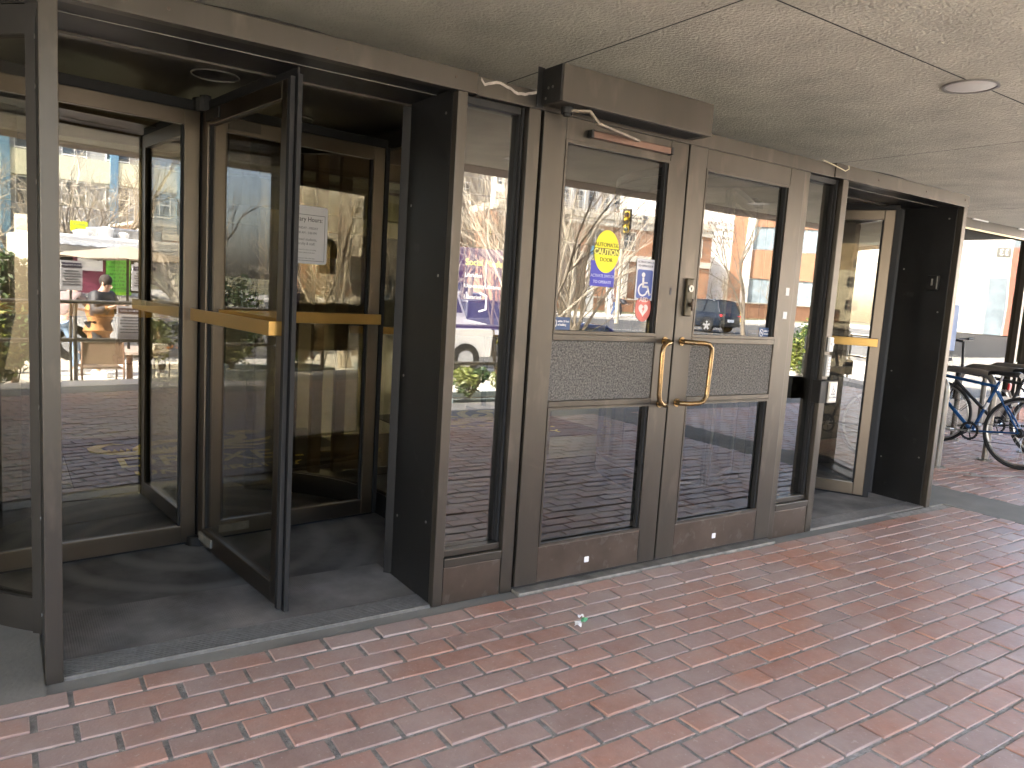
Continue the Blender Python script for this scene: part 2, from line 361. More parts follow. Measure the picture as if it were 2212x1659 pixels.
def revolving(x0,x1,H,ang,label,cat_loc,post_w):
    """x0,x1 outer faces of the box, H hub, ang angle of first wing (deg)"""
    pl,pr=post_w; D=.43; ZT=2.124
    t=thing('revolving_door',(H[0],H[1],0),label,'revolving door','revolving doors of the entrance')
    # portal
    box('portal_post',BR,t,x0,x0+pl,-.012,.03,0,ZT)
    box('portal_post',BR,t,x1-pr,x1,-.012,.03,0,ZT)
    hd=box('portal_header',BR,t,x0-(.09 if x0>3 else 0),x1+(.04 if x0<3 else 0),-.016,.03,ZT,2.205)
    box('side_panel',DK,t,x0+.006,x0+pl-.001,.031,D,.0,ZT+.02)
    box('side_panel',DK,t,x1-pr+.001,x1-.006,.031,D,.0,ZT+.02)
    screws('screw',[(x1-pr+.0,.08,z) for z in (.35,1.4,2.05)]+[(x1-pr+.0,.36,z) for z in (.3,.95,1.7)],t,STEEL,.006,(-1,0,0))
    screws('screw',[(x0+.006,.36,z) for z in (.09,.45,.85,1.25,1.62,1.93)]+[(x0+.006,.36,2.09)],t,STEEL,.008,(-1,0,0))
    screws('screw',[(x0+.35,-.016,2.165),(x0+.9,-.016,2.165),(x1-.06,-.016,2.17)],t,BR2,.006)
    box('soffit_panel',DK,t,x0+pl,x1-pr,.031,D-.03,ZT+.012,ZT+.03)
    box('soffit_seam',SILL,t,x0+pl,x1-pr,.17,.172,ZT+.009,ZT+.0115,bevel=0)
    box('soffit_lip',BR,t,x0+pl,x1-pr,D-.03,D+.012,ZT+.004,ZT+.05)
    # drum
    Ro=1.045; a1=math.acos(min(1,(x1-pr-H[0])/Ro)); aR=-math.asin((H[1]-D)/Ro); 
    b=MB(); b.smooth=True; n=48
    vs=[(H[0],H[1],2.205)]+[(H[0]+1.06*math.cos(2*PI*i/n),H[1]+1.06*math.sin(2*PI*i/n),2.205) for i in range(n)]
    b.add(vs,[(0,i+1,(i+1)%n+1) for i in range(n)]); b.cyl(H,1.07,2.206,2.26,48); b.build('drum_ceiling',DG,t)
    b=MB(); b.smooth=True
    for (lx,ly) in ((-.03,-.33),(.5,.25)): b.arc((H[0]+lx,H[1]+ly),.096,.10,0,2*PI,2.199,2.204,32)
    b.build('ceiling_light_trim',SILL if x0<3 else BR,t)
    e0,e1=R(-48),R(48)
    for sgn in (0,1):
        s0,s1=(e0,e1) if sgn==0 else (R(180)-e1,R(180)-e0)
        b=MB(); b.smooth=True; b.arc(H,1.03,1.05,s0,s1,.13,2.11,30); b.build('curved_glass',GC,t)
        b=MB(); b.smooth=True; b.arc(H,1.02,1.065,s0,s1,0,.13,30); b.arc(H,1.02,1.065,s0,s1,2.11,2.204,30); b.build('curved_rail',DKD,t)
        b=MB(); 
        for a in (s0,s1): b.arc(H,1.012,1.075,a-.022,a+.022,0,2.203,2)
        b.build('drum_post',DKD,t)
    # outside cheek from panel end to drum
    # floor
    b=MB(); b.box(x0+pl+.002,x1-pr-.002,.135,D+.12,-.003,.006); b.build('entrance_mat',MATB,t)
    b=MB(); b.cyl(H,1.018,-.003,.004,64); b.build('turntable_mat',TURN,t)
    g=MB()
    for i in range(9): g.box(x0+pl+.003,x1-pr-.003,.004+i*.0146,.0115+i*.0146,-.003,.010)
    g.box(x0+pl+.003,x1-pr-.003,.0,.134,-.004,.002)
    g.build('tread_grate',GRATE,t)
    MB().box(x0+pl+.0035,x1-pr-.0035,.0045,.133,.0021,.0035).build('grate_grooves',BLK,t)
    # hub
    b=MB(); b.smooth=True; b.cyl(H,.075,.004,.05,28); b.cyl(H,.026,.05,2.18,16); b.build('centre_shaft',DKD,t)
    b=MB(); b.cyl(H,.06,2.10,2.16,20); b.build('hub_cap',DKD,t)
    for k in range(4):
        a=R(ang+90*k); T=Matrix.Translation((H[0],H[1],0))@Matrix.Rotation(a,4,'Z')
        wg=MB().box(.03,.10,-.022,.022,.02,2.10,T=T,b=.003).box(.905,.975,-.022,.022,.02,2.10,T=T,b=.003)\
            .box(.10,.905,-.022,.022,.02,.105,T=T,b=.003).box(.10,.905,-.022,.022,2.03,2.10,T=T,b=.003)
        W=wg.build('wing',WBR,t)
        MB().box(.10,.905,-.004,.004,.105,2.03,T=T).build('pane',GW,W)
        MB().box(.975,1.0,-.03,-.012,.02,2.10,T=T).box(.975,1.012,-.006,.012,.008,2.11,T=T).box(.04,1.0,-.004,.004,.006,.02,T=T).box(.04,1.0,-.004,.004,2.10,2.15,T=T)\
            .box(.10,.11,-.012,.012,.105,2.03,T=T).box(.893,.905,-.012,.012,.105,2.03,T=T).build('rubber_sweep',BLK,W)
        MB().box(.05,.955,-.075,-.068,1.125,1.182,T=T,b=.002).box(.95,.957,-.075,-.02,1.125,1.182,T=T,b=.002).build('push_bar',BRASS,W)
        MB().box(.10,.26,-.032,-.0225,2.045,2.095,T=T,b=.002).build('hinge_block',DKD,W)
        MB().box(.08,.24,-.034,-.0225,.045,.085,T=T,b=.002).build('bottom_catch',SILL,W)
    return t
d1=revolving(.10,1.545,(.815,1.2),-83,'left revolving door with open wing swung towards the viewer and brass push bars',None,(.05,.045))
d2=revolving(4.08,5.545,(4.81,1.2),-60,'right revolving door beyond the push to open button, partly hidden by its dark side panel',None,(.055,.05))
# header trims between
tc=thing('door_frame',(2.8,0,0),'bronze frame with stained header round the pair of hinged doors','door frame')
box('header',BR,tc,1.587,3.988,-.010,.09,2.122,2.195)
box('header_stop',DKD,tc,1.91,3.71,.03,.09,2.105,2.121)
box('mullion',BR,tc,1.842,1.904,-.012,.13,0,2.121)
box('mullion',BR,tc,3.712,3.765,-.012,.13,0,2.121)
box('threshold',SILL,tc,1.905,3.711,-.075,-.012,-.004,.014)
box('threshold_step',DKD,tc,1.905,3.711,-.012,.09,-.004,.022)
# ragged sealant scar on the header
b=MB(); random.seed(3)
x=1.60; prev=2.182
while x<1.88:
    z=2.17+.012*math.sin(x*31)+random.uniform(-.003,.003); x2=x+.018
    b.add([(x,-.0125,prev),(x2,-.0125,z),(x2,-.0125,z+.011),(x,-.0125,prev+.011),(x,-.0095,prev),(x2,-.0095,z),(x2,-.0095,z+.011),(x,-.0095,prev+.011)],[(0,1,2,3),(4,7,6,5),(0,4,5,1),(3,2,6,7)]); prev=z; x=x2
b.build('sealant_scar',pbr('old_sealant',(.34,.30,.26),.8,0,.2,30),tc)
MB().tube([(3.86,-.014,2.20),(3.93,-.03,2.185),(4.0,-.035,2.172),(4.06,-.03,2.165),(4.085,-.035,2.18),(4.07,-.04,2.196)],.003,6).build('loose_wire',pbr('yellowed_cable',(.62,.55,.38),.5),tc)
def sidelight(x0,x1,label,base):
    t=thing('sidelight_window',((x0+x1)/2,0,0),label,'window','narrow sidelights between the doors')
    box('pane',GS,t,x0+.001,x1-.001,.055,.063,.20,2.121,bevel=0)
    box('kick_panel',BR2,t,x0+.001,x1-.001,-.008,.10,0,.165)
    box('sill_trim',BR,t,x0+.001,x1-.001,-.012,.10,.167,.205)
    box('sill_bead',BR,t,x0+.001,x1-.001,.012,.0545,.206,.235)
    box('glazing_stop',BLK,t,x1-.013,x1-.0015,.018,.0545,.236,2.12)
    box('glazing_bead',DKD,t,x1-.018,x1-.0135,.035,.0545,.236,2.12)
    box('head_stop',DKD,t,x0+.001,x1-.019,.02,.0545,2.09,2.1205)
    return t
s1=sidelight(1.547,1.841,'narrow tall sidelight between the left revolving door and the hinged doors',0)
s2=sidelight(3.766,4.078,'narrow tall sidelight left of the push to open button',0)
# ---------------------------------------------------------------- hinged doors
def leaf(x0,x1,hinge,label,xs):
    t=thing('hinged_door',(x0 if hinge<0 else x1,0,0),label,'door','pair of hinged glass doors')
    a,b_=xs
    fr=MB()
    fr.box(x0,a,-.022,.022,.024,2.118,b=.003).box(b_,x1,-.022,.022,.024,2.118,b=.003)
    fr.build('stile',BR,t)
    box('top_rail',BR,t,a+.0005,b_-.0005,-.021,.022,2.022,2.118)
    box('bottom_rail',BR2,t,a+.0005,b_-.0005,-.021,.022,.026,.195)
    for (z0,z1) in ((.846,.874),(1.150,1.180)): box('middle_rail',BR,t,a+.0005,b_-.0005,-.023,.022,z0,z1)
    bd=MB()
    for (z0,z1) in ((.196,.8455),(1.1805,2.0215)):
        bd.box(a+.001,b_-.001,-.024,-.004,z0,z0+.014).box(a+.001,b_-.001,-.024,-.004,z1-.012,z1).box(a+.001,a+.01,-.024,-.004,z0+.014,z1-.012).box(b_-.010,b_-.001,-.024,-.004,z0+.014,z1-.012)
    bd.build('glazing_bead',BR,t)
    g=MB()
    for (z0,z1) in ((.210,.834),(1.1945,2.010)): g.box(b_-.024,b_-.0105,-.0145,.006,z0,z1)
    g.build('dark_stop',BLK,t)
    box('upper_pane',GD,t,a+.002,b_-.002,.007,.015,1.182,2.02,bevel=0)
    box('lower_pane',GD,t,a+.002,b_-.002,.007,.015,.197,.844,bevel=0)
    box('kick_panel',PANEL,t,a+.001,b_-.001,-.016,.01,.8745,1.1495)
    # pull handle
    hx=x1-.055 if hinge<0 else x0+.055; s=-1 if hinge<0 else 1
    pts=[(hx,-.022,1.158),(hx,-.05,1.158),(hx+s*.03,-.075,1.157),(hx+s*.10,-.082,1.155),(hx+s*.135,-.084,1.15),(hx+s*.155,-.085,1.13),(hx+s*.158,-.085,1.10),(hx+s*.150,-.085,.90),(hx+s*.146,-.085,.875),(hx+s*.125,-.084,.855),(hx+s*.10,-.082,.848),(hx+s*.03,-.075,.846),(hx,-.05,.846),(hx,-.022,.846)]
    if hinge<0: pts=[(hx,-.022,1.158),(hx,-.06,1.158),(hx-.02,-.085,1.156),(hx-.055,-.09,1.15),(hx-.075,-.092,1.13),(hx-.078,-.092,1.10),(hx-.076,-.092,.90),(hx-.07,-.092,.872),(hx-.05,-.09,.852),(hx-.02,-.085,.846),(hx,-.06,.845),(hx,-.022,.845)]
    mb=MB(); mb.smooth=True; mb.tube(pts,.0125,12); mb.tube([(hx,-.0225,1.158),(hx,-.026,1.158)],.022,16); mb.tube([(hx,-.0225,.846),(hx,-.026,.846)],.022,16)
    mb.build('pull_handle',BRASSW,t)
    st=MB().prism(rrect(-.014,.014,-.014,.014,.004),FT((x0+x1)/2-.02,-.0225,.094),.001); st.build('white_sticker',PAPER,t)
    return t
DL=leaf(1.914,2.785,-1,'left hinged glass door carrying the yellow caution sticker and the door closer',(2.034,2.668))
DR=leaf(2.796,3.708,1,'right hinged glass door with the cylinder lock, no yellow sticker',(2.920,3.582))
# door stickers (outside face of the pane at y=.007)
yp=.0055
cs=MB().prism(ell(.074,.098,40),FT(2.335,yp,1.565),.0010).build('caution_sticker',YEL,DL)
MB().prism([(-.0735,-.012),(.0735,-.012),(.0735,.018),(-.0735,.018)],FT(2.335,yp-.001,1.562),.0006).build('dark_band',DOLIVE,cs)
text('AUTOMATIC',.026,DOLIVE,cs,FT(2.335,yp-.0018,1.587),squeeze=.98)
text('CAUTION',.036,YTXT,cs,FT(2.335,yp-.0026,1.551),squeeze=.95,bold=.0007)
text('DOOR',.026,DOLIVE,cs,FT(2.335,yp-.0018,1.519))
bs=MB().prism([(-.072,-.058),(.072,-.058),(.072,.058),(-.072,.058)],FT(2.320,yp+.0008,1.462),.0006).build('operate_sticker',BLUE,DL)
text('ACTIVATE SWITCH',.0195,LILAC,bs,FT(2.320,yp-.0008,1.446),squeeze=.84)
text('TO OPERATE',.0195,LILAC,bs,FT(2.320,yp-.0008,1.418),squeeze=.95)
ws=MB().prism(rrect(-.058,.058,-.099,.099,.006),FT(2.588,yp,1.451),.001).build('wheelchair_sticker',pbr('pale_sticker',(.62,.62,.66),.5,0,.04,6),DL)
MB().prism(rrect(-.050,.050,-.090,.048,.010),FT(2.588,yp-.001,1.451),.0006).build('blue_field',SKB,ws)
text('ACTIVATE SWITCH',.0145,GREYINK,ws,FT(2.588,yp-.0016,1.530),squeeze=.84)
text('TO OPEN DOOR',.0145,GREYINK,ws,FT(2.588,yp-.0016,1.512),squeeze=.88)
def wheelchair(parent,x,y,z,s,mat,d=.0006):
    b=MB(); T=FT(x,y,z)
    b.prism(ell(.09*s,.09*s,16,-.05*s,.40*s),T,d)
    def bar(p,q,wd):
        p=Vector((p[0],p[1])); q=Vector((q[0],q[1])); n=(q-p).normalized(); n=Vector((-n.y,n.x))*wd/2
        b.prism([tuple(p-n),tuple(q-n),tuple(q+n),tuple(p+n)],T,d)
    bar((-.05*s,.30*s),(-.03*s,-.08*s),.10*s); bar((-.04*s,.10*s),(.2*s,.10*s),.06*s); bar((-.05*s,-.05*s),(.22*s,-.05*s),.08*s); bar((.20*s,-.03*s),(.32*s,-.36*s),.08*s); bar((.30*s,-.37*s),(.40*s,-.32*s),.07*s)
    N=22; a0,a1=R(105),R(350)
    for i in range(N):
        u=a0+(a1-a0)*i/N; v=a0+(a1-a0)*(i+1)/N; c=(-.03*s,-.17*s); r0,r1=.19*s,.26*s
        b.prism([(c[0]+r0*math.cos(u),c[1]+r0*math.sin(u)),(c[0]+r1*math.cos(u),c[1]+r1*math.sin(u)),(c[0]+r1*math.cos(v),c[1]+r1*math.sin(v)),(c[0]+r0*math.cos(v),c[1]+r0*math.sin(v))][::1],T,d)
    return b.build('wheelchair_symbol',mat,parent)
wheelchair(ws,2.583,yp-.0017,1.424,.125,PAPER)
ad=MB().prism(ell(.051,.066,32),FT(2.592,yp,1.315),.001).build('defibrillator_sticker',REDS,DL)
text('AED',.03,PINKW,ad,FT(2.592,yp-.0012,1.345),bold=.0006)
hp=[]
for i in range(40):
    u=2*PI*i/40; hp.append((16*math.sin(u)**3*.0019,(13*math.cos(u)-5*math.cos(2*u)-2*math.cos(3*u)-math.cos(4*u))*.0021))
MB().prism(hp[::-1],FT(2.592,yp-.0011,1.307),.0005).build('heart_symbol',PINKW,ad)
MB().prism([(-.004,-.018),(.010,.004),(.003,.004),(.008,.018),(-.010,-.002),(-.002,-.002)],FT(2.592,yp-.0018,1.309),.0005).build('bolt_symbol',REDS,ad)
def nosmoke(parent,x,z):
    st=MB().prism([(-.055,-.028),(.055,-.028),(.055,.028),(-.055,.028)],FT(x,yp,z),.001).build('no_smoking_sticker',NAVY,parent)
    b=MB(); T=FT(x-.036,yp-.0012,z)
    N=24
    for i in range(N):
        u=2*PI*i/N; v=2*PI*(i+1)/N
        b.prism([(.0125*math.cos(u),.0165*math.sin(u)),(.016*math.cos(u),.0205*math.sin(u)),(.016*math.cos(v),.0205*math.sin(v)),(.0125*math.cos(v),.0165*math.sin(v))],T,.0006)
    b.prism([(-.011,.008),(-.009,.011),(.011,-.008),(.009,-.011)],T,.0006); b.prism([(-.008,-.004),(.008,-.001),(.008,.002),(-.008,-.001)],T,.0006)
    b.build('no_smoking_symbol',PAPER,st)
    text('within 20 feet',.0135,PAPER,st,FT(x-.016,yp-.0013,z+.006),align='LEFT',squeeze=.86,bold=.0003)
    text('of building',.0135,PAPER,st,FT(x-.016,yp-.0013,z-.010),align='LEFT',squeeze=.86,bold=.0003)
nosmoke(DL,2.093,1.225); nosmoke(DR,3.535,1.215)
MB().prism([(-.006,-.017),(.006,-.017),(.006,.017),(-.006,.017)],FT(2.741,-.0225,1.405),.0006).build('dark_tape',INK,DL)
MB().prism(rrect(-.015,.015,-.022,.022,.004),FT(3.655,-.0225,1.45),.0008).build('paper_label',PAPER,DR)
MB().prism([(-.017,-.02),(.017,-.02),(.017,.02),(-.017,.02)],FT(3.652,-.0225,1.318),.0008).build('paper_label',PAPER,DR)
# lock
lk=MB().box(2.838,2.885,-.040,-.022,1.285,1.475,b=.012).build('lock_case',pbr('aged_bronze',(.06,.052,.035),.35,.7,.3,20),DR)
b=MB(); b.smooth=True; b.tube([(2.862,-.0405,1.425),(2.862,-.046,1.425)],.017,20); b.build('cylinder',STEEL,lk)
MB().tube([(2.862,-.0465,1.427),(2.862,-.0475,1.427)],.005,10).box(2.8605,2.8635,-.0476,-.0465,1.416,1.426).build('keyhole',INK,lk)
b=MB(); b.smooth=True; b.tube([(2.865,-.04,1.345),(2.865,-.058,1.345)],.011,14); b.box(2.857,2.873,-.066,-.056,1.315,1.375,b=.006); b.build('thumb_turn',BR2,lk)
# closer channel and arm
box('closer_track',pbr('copper_anodised',(.19,.115,.085),.38,.6,.1,8),DL,2.165,2.64,-.052,-.0225,2.045,2.076,bevel=.004)
box('track_end_cap',DKD,DL,2.150,2.1645,-.054,-.0225,2.043,2.078); box('track_end_cap',DKD,DL,2.6405,2.655,-.054,-.0225,2.043,2.078)
# operator
op=thing('door_operator',(1.9,0,2.13),'long bronze box of the automatic opener above the left hinged door','door opener')
box('cover',BR,op,1.906,2.795,-.150,-.0165,2.136,2.285,bevel=.004)
box('end_plate',DKD,op,1.898,1.9055,-.145,-.0165,2.139,2.282,bevel=.001)
box('wall_bracket',DKD,op,1.872,1.9055,-.0165,-.0125,2.125,2.29,bevel=.001)
screws('screw',[(1.898,-.06,2.2),(1.898,-.09,2.2),(1.898,-.045,2.16)],op,STEEL,.006,(-1,0,0))
box('underside_slot',BLK,op,2.05,2.75,-.135,-.03,2.134,2.1359,bevel=0)
b=MB(); b.smooth=True; b.tube([(1.99,-.075,2.135),(1.99,-.075,2.110)],.026,20); b.tube([(1.99,-.075,2.110),(1.99,-.075,2.100)],.016,16); b.build('spindle',DKD,op)
ARM=pbr('dull_steel_arm',(.26,.22,.17),.45,.6,.3,16)
b=MB()
def flat(b,p,q,w_,h_):
    p=Vector(p);q=Vector(q); d=(q-p); L=d.length; d.normalize(); z=Vector((0,0,1)); s=d.cross(z).normalized(); u=s.cross(d)
    T=Matrix(((d.x,s.x,u.x,p.x),(d.y,s.y,u.y,p.y),(d.z,s.z,u.z,p.z),(0,0,0,1))); b.box(0,L,-w_/2,w_/2,-h_/2,h_/2,T=T,b=.002)
flat(b,(1.985,-.075,2.121),(2.065,-.145,2.121),.026,.010); flat(b,(2.058,-.140,2.124),(2.098,-.165,2.070),.028,.010); flat(b,(2.09,-.162,2.074),(2.42,-.056,2.069),.024,.010)
b.build('lever_arm',ARM,op)
# push plate etc.
pp=thing('push_button_box',(4.07,-.05,.88),'square push to open button box with wheelchair symbol on the right mullion','button box')
box('housing',DKD,pp,3.985,4.135,-.075,-.0125,.815,.948,bevel=.004)
box('plate_rim',STEEL,pp,4.052,4.138,-.083,-.0755,.818,.945,bevel=.008)
box('plate',pbr('button_plate',(.60,.60,.56),.4,.3,.05,8),pp,4.060,4.130,-.0865,-.0835,.828,.937,bevel=.003)
wheelchair(pp,4.095,-.0872,.898,.045,GREYINK)
text('PUSH',.017,GREYINK,pp,FT(4.095,-.0872,.863)); text('TO OPEN',.017,GREYINK,pp,FT(4.095,-.0872,.844))
bx=thing('inner_button_box',(3.90,.12,.89),'black back of a button box seen behind the narrow right sidelight glass','button box')
box('case',BLK,bx,3.85,3.98,.112,.19,.80,.955,bevel=.006); box('bracket',BLK,bx,3.98,4.05,.13,.15,.86,.90)
db=thing('doorbell',(4.115,-.02,1.15),'small white doorbell with round button above the push to open box','doorbell')
MB().box(4.092,4.130,-.034,-.0125,1.115,1.205,b=.012).build('case',WHITE,db)
b=MB(); b.smooth=True; b.tube([(4.113,-.0345,1.165),(4.113,-.0385,1.165)],.013,18); b.build('button',pbr('bell_button',(.55,.55,.55),.4),db)
nb_=MB().box(4.085,4.125,-.03,-.0125,.968,1.095,b=.002).build('name_strip',pbr('grey_holder',(.30,.30,.29),.4,.4,.1,9)); tag(nb_,'narrow grey label holder between the doorbell and the push button','label holder')
for k in range(6): MB().box(4.097,4.122,-.0315,-.0302,.975+k*.019,.990+k*.019).build('paper_slip',PAPER,nb_)
cr_=thing('card_reader',(5.49,.17,1.6),'small dark card reader on the dark inner side of the right revolving door portal','card reader')
box('case',DKD,cr_,5.468,5.4945,.09,.17,1.555,1.655,bevel=.004); box('slot_light',SILL,cr_,5.464,5.4677,.092,.10,1.56,1.65); box('slot_lip',SILL,cr_,5.464,5.4677,.125,.137,1.585,1.632)
# litter
lt=thing('crumpled_wrapper',(1.98,-.43,.01),'crumpled green and white wrapper on the bricks before the hinged doors','wrapper')
random.seed(11)
def crumple(name,cx,cy,w_,h_,mat,parent,a=0):
    b=MB(); n=6; vs=[]
    for i in range(n):
        for j in range(4): 
            u=(i/(n-1)-.5)*w_; v=(j/3-.5)*h_
            vs.append((cx+u*math.cos(a)-v*math.sin(a)+random.uniform(-.003,.003),cy+u*math.sin(a)+v*math.cos(a)+random.uniform(-.003,.003),.008+random.uniform(0,.014)))
    b.add(vs,[(i*4+j,(i+1)*4+j,(i+1)*4+j+1,i*4+j+1) for i in range(n-1) for j in range(3)]); o=b.build(name,mat,parent,fix=False)
    md=o.modifiers.new('s','SOLIDIFY'); md.thickness=.0008; return o
crumple('green_part',1.995,-.42,.045,.022,pbr('green_foil',(.12,.42,.20),.4),lt,.5); crumple('white_part',1.955,-.435,.05,.03,PAPER,lt,.9); crumple('white_scrap',2.01,-.385,.03,.008,PAPER,lt,.1)
# ================================================================ STOREFRONT WALLS
def storefront(x0,x1,muls,label):
    t=thing('storefront_window',((x0+x1)/2,2.1,0),label,'window')
    Y0,Y1=2.10,2.17
    box('head_rail',BR,t,x0,x1,Y0-.01,Y1,2.50,2.619)
    box('brass_strip',pbr('pale_gold_trim',(.72,.62,.38),.4,.3),t,x0,x1,Y0-.022,Y0-.0105,2.478,2.500)
    box('sill_rail',BR,t,x0,x1,Y0-.02,Y1,.70,.775)
    box('kick_rail',BR,t,x0,x1,Y0-.01,Y1,.30,.35)
    box('kick_panel',BR,t,x0,x1,Y0+.01,Y1,.0,.298)
    for x in muls:
        box('mullion',BR,t,x-.035,x+.035,Y0-.03,Y1,.776,2.499)
        box('lower_mullion',BR,t,x-.03,x+.03,Y0-.015,Y1,.351,.699)
    for x in [(a+b)/2 for a,b in zip(muls,muls[1:])]: box('lower_mullion',BR,t,x-.02,x+.02,Y0-.012,Y1,.351,.699)
    box('pane',GX,t,x0,x1,Y0+.03,Y0+.038,.776,2.49,bevel=0)
    box('lower_pane',GX,t,x0,x1,Y0+.03,Y0+.038,.351,.699,bevel=0)
    return t
sf1=storefront(5.9,12.0,[5.94,8.9,11.62,11.965],'tall storefront window behind the bicycle hoops on the right')
sf2=storefront(-8,-.28,[-7.9,-5.5,-2.9,-.32],'storefront window left of the left revolving door drum')
# sealant scraps where the soffit meets the window head
b=MB(); random.seed(5)
x=6.0
while x<11.8:
    l=random.uniform(.12,.4)
    if random.random()<.75: b.box(x,x+l,2.074,2.0885,2.606,2.6195)
    x+=l+random.uniform(.03,.15)
tag(b.build('ceiling_sealant',WHITE,fix=False),kind='structure')
# side return of the building at the corner
cw=thing('corner_wall',(12.06,2.1,0),'concrete end wall at the building corner beyond the storefront','wall')
MB().box(12.002,12.16,2.3,20,0,3.0).build('wall_slab',pbr('corner_wall_paint',(.10,.095,.08),.8,0,.15,1.5),cw)
ew=thing('added_side_wall',(-14,2.1,0),'added dark brick wall on the far left, blocking bright sky from the curved glass','wall')  # added out of view to keep bright sky out of the curved glass
MB().box(-21,-8.05,2.1,2.4,0,2.614).build('wall_slab',pbr('added_wall_brick',(.13,.085,.065),.85,0,.2,6),ew); MB().box(-21,-8.05,2.06,2.099,0,.3).build('plinth',CON,ew)
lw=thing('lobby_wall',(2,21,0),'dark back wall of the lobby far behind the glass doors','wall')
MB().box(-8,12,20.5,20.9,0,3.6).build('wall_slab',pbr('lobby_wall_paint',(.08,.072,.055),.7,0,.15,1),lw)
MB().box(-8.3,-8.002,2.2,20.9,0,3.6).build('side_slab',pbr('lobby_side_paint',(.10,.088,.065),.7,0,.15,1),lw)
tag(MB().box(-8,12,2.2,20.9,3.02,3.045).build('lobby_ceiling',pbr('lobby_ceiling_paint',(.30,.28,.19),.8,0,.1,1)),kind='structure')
LAMP=pbr('fluorescent_tray',(1,.90,.58),.5,0,.03,2,emis=6)
k=0
for yy in (3.3,5.2,8.6,12.5,16.5):  # nearest row of trays is added to brighten the emblem mats below
    for xx in ((1.0,3.9) if yy<4 else (-4.5,-1.2,2.1,5.4,8.7)):
        t=thing('ceiling_lamp',(xx,yy,3.0),'long warm light tray recessed in the lobby ceiling, the nearest two added to light the mats','ceiling lamp','light trays in the lobby ceiling')
        MB().box(xx-.75,xx+.75,yy-.09,yy+.09,2.985,3.018).build('diffuser',LAMP,t); MB().arc((xx,yy),.001,.002,0,1,2.98,2.981,1)
        MB().box(xx-.80,xx+.80,yy-.13,yy-.0905,2.965,3.018).box(xx-.80,xx+.80,yy+.0905,yy+.13,2.965,3.018).build('housing',pbr('tray_paint',(.5,.46,.32),.6),t)
for i,(yy,zz) in enumerate([(6.8,2.62),(10.6,2.55),(14.5,2.5)]):
    tag(MB().box(-7.9,11.9,yy,yy+.35,zz,3.015).build('ceiling_beam',pbr('bulkhead_paint',(.40,.40,.30),.8,0,.06,1)),kind='structure')
random.seed(2)
for i,(cx,cy) in enumerate([(-2.6,7),(1.6,9.5),(5.2,7.2),(9.2,7),(4.6,13)]):
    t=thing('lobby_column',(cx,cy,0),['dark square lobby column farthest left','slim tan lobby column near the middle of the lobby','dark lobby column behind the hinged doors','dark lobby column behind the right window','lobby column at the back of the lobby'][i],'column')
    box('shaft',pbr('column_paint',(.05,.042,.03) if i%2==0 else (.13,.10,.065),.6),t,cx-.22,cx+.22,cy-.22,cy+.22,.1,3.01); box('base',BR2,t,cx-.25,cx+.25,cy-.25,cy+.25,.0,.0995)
# inner vestibule doors
TAN=pbr('tan_door_frame',(.17,.13,.085),.5,.2,.12,4)
vd=thing('vestibule_doors',(2.8,2.4,0),'tan framed inner doors standing behind the hinged entrance doors','inner doors')
for x in (1.78,1.95,2.72,2.80,3.62,3.80): box('stile',TAN,vd,x,x+.075,2.36,2.42,0,2.2)
for (a,c) in ((2.026,2.719),(2.876,3.619)):
    box('bottom_rail',TAN,vd,a,c,2.365,2.415,.01,.26); box('top_rail',TAN,vd,a,c,2.365,2.415,2.08,2.199); box('push_bar',BRASS,vd,a,c,2.32,2.345,1.0,1.05)
    box('pane',GC,vd,a,c,2.385,2.392,.261,2.079,bevel=0)
# door mats with emblem
def dragon(parent,x0,y0,s,mat):
    """long winged beast drawn in flat yellow; x right, y away"""
    def P(pts): return [(x0+p[0]*s,y0+p[1]*s) for p in pts]
    T=Matrix.Translation((0,0,.011)); b=MB()
    def ribbon(cs,ws):
        L=[];Rr=[]
        for i,(p,w_) in enumerate(zip(cs,ws)):
            a=Vector(cs[max(0,i-1)]);c=Vector(cs[min(len(cs)-1,i+1)]); d=(c-a).normalized(); n=Vector((-d.y,d.x))
            L.append((p[0]+n.x*w_,p[1]+n.y*w_)); Rr.append((p[0]-n.x*w_,p[1]-n.y*w_))
        for i in range(len(cs)-1): b.prism(P([Rr[i],Rr[i+1],L[i+1],L[i]]),T,.0015)
    # coiled tail, body, neck, head
    ribbon([(.30,.42),(.22,.46),(.13,.43),(.07,.34),(.08,.22),(.17,.12),(.30,.06),(.45,.05),(.60,.08),(.72,.16),(.80,.28)],[.002,.03,.045,.05,.055,.055,.055,.06,.075,.09,.10])
    ribbon([(.40,.10),(.40,.25),(.47,.38),(.60,.47),(.72,.48),(.78,.42)],[.05,.055,.06,.06,.05,.02])
    ribbon([(.70,.16),(.88,.24),(1.02,.30),(1.16,.36),(1.26,.46),(1.28,.58),(1.22,.68)],[.09,.10,.085,.07,.055,.045,.04])
    ribbon([(1.20,.66),(1.28,.74),(1.38,.76),(1.50,.70)],[.04,.055,.045,.008])
    ribbon([(1.28,.66),(1.38,.66),(1.46,.62)],[.02,.02,.006])
    ribbon([(.86,.28),(.88,.48),(.94,.66),(1.06,.78),(1.14,.80)],[.06,.055,.05,.035,.004]); ribbon([(.92,.30),(1.02,.46),(1.10,.54),(1.2,.54)],[.05,.04,.03,.004])
    ribbon([(1.0,.24),(1.16,.16),(1.30,.14),(1.42,.20)],[.05,.045,.035,.01]); ribbon([(.85,.18),(1.0,.08),(1.16,.05),(1.26,.02)],[.05,.04,.03,.006]); ribbon([(1.14,.28),(1.3,.30),(1.46,.36),(1.52,.46)],[.05,.04,.03,.01])
    for i in range(12):
        a=.10+i*.045; b.prism(P([(a,.16+.02*math.sin(i)),(a+.02,.26),(a+.04,.15)]),T,.0014)
    b.build('emblem',mat,parent,fix=False)
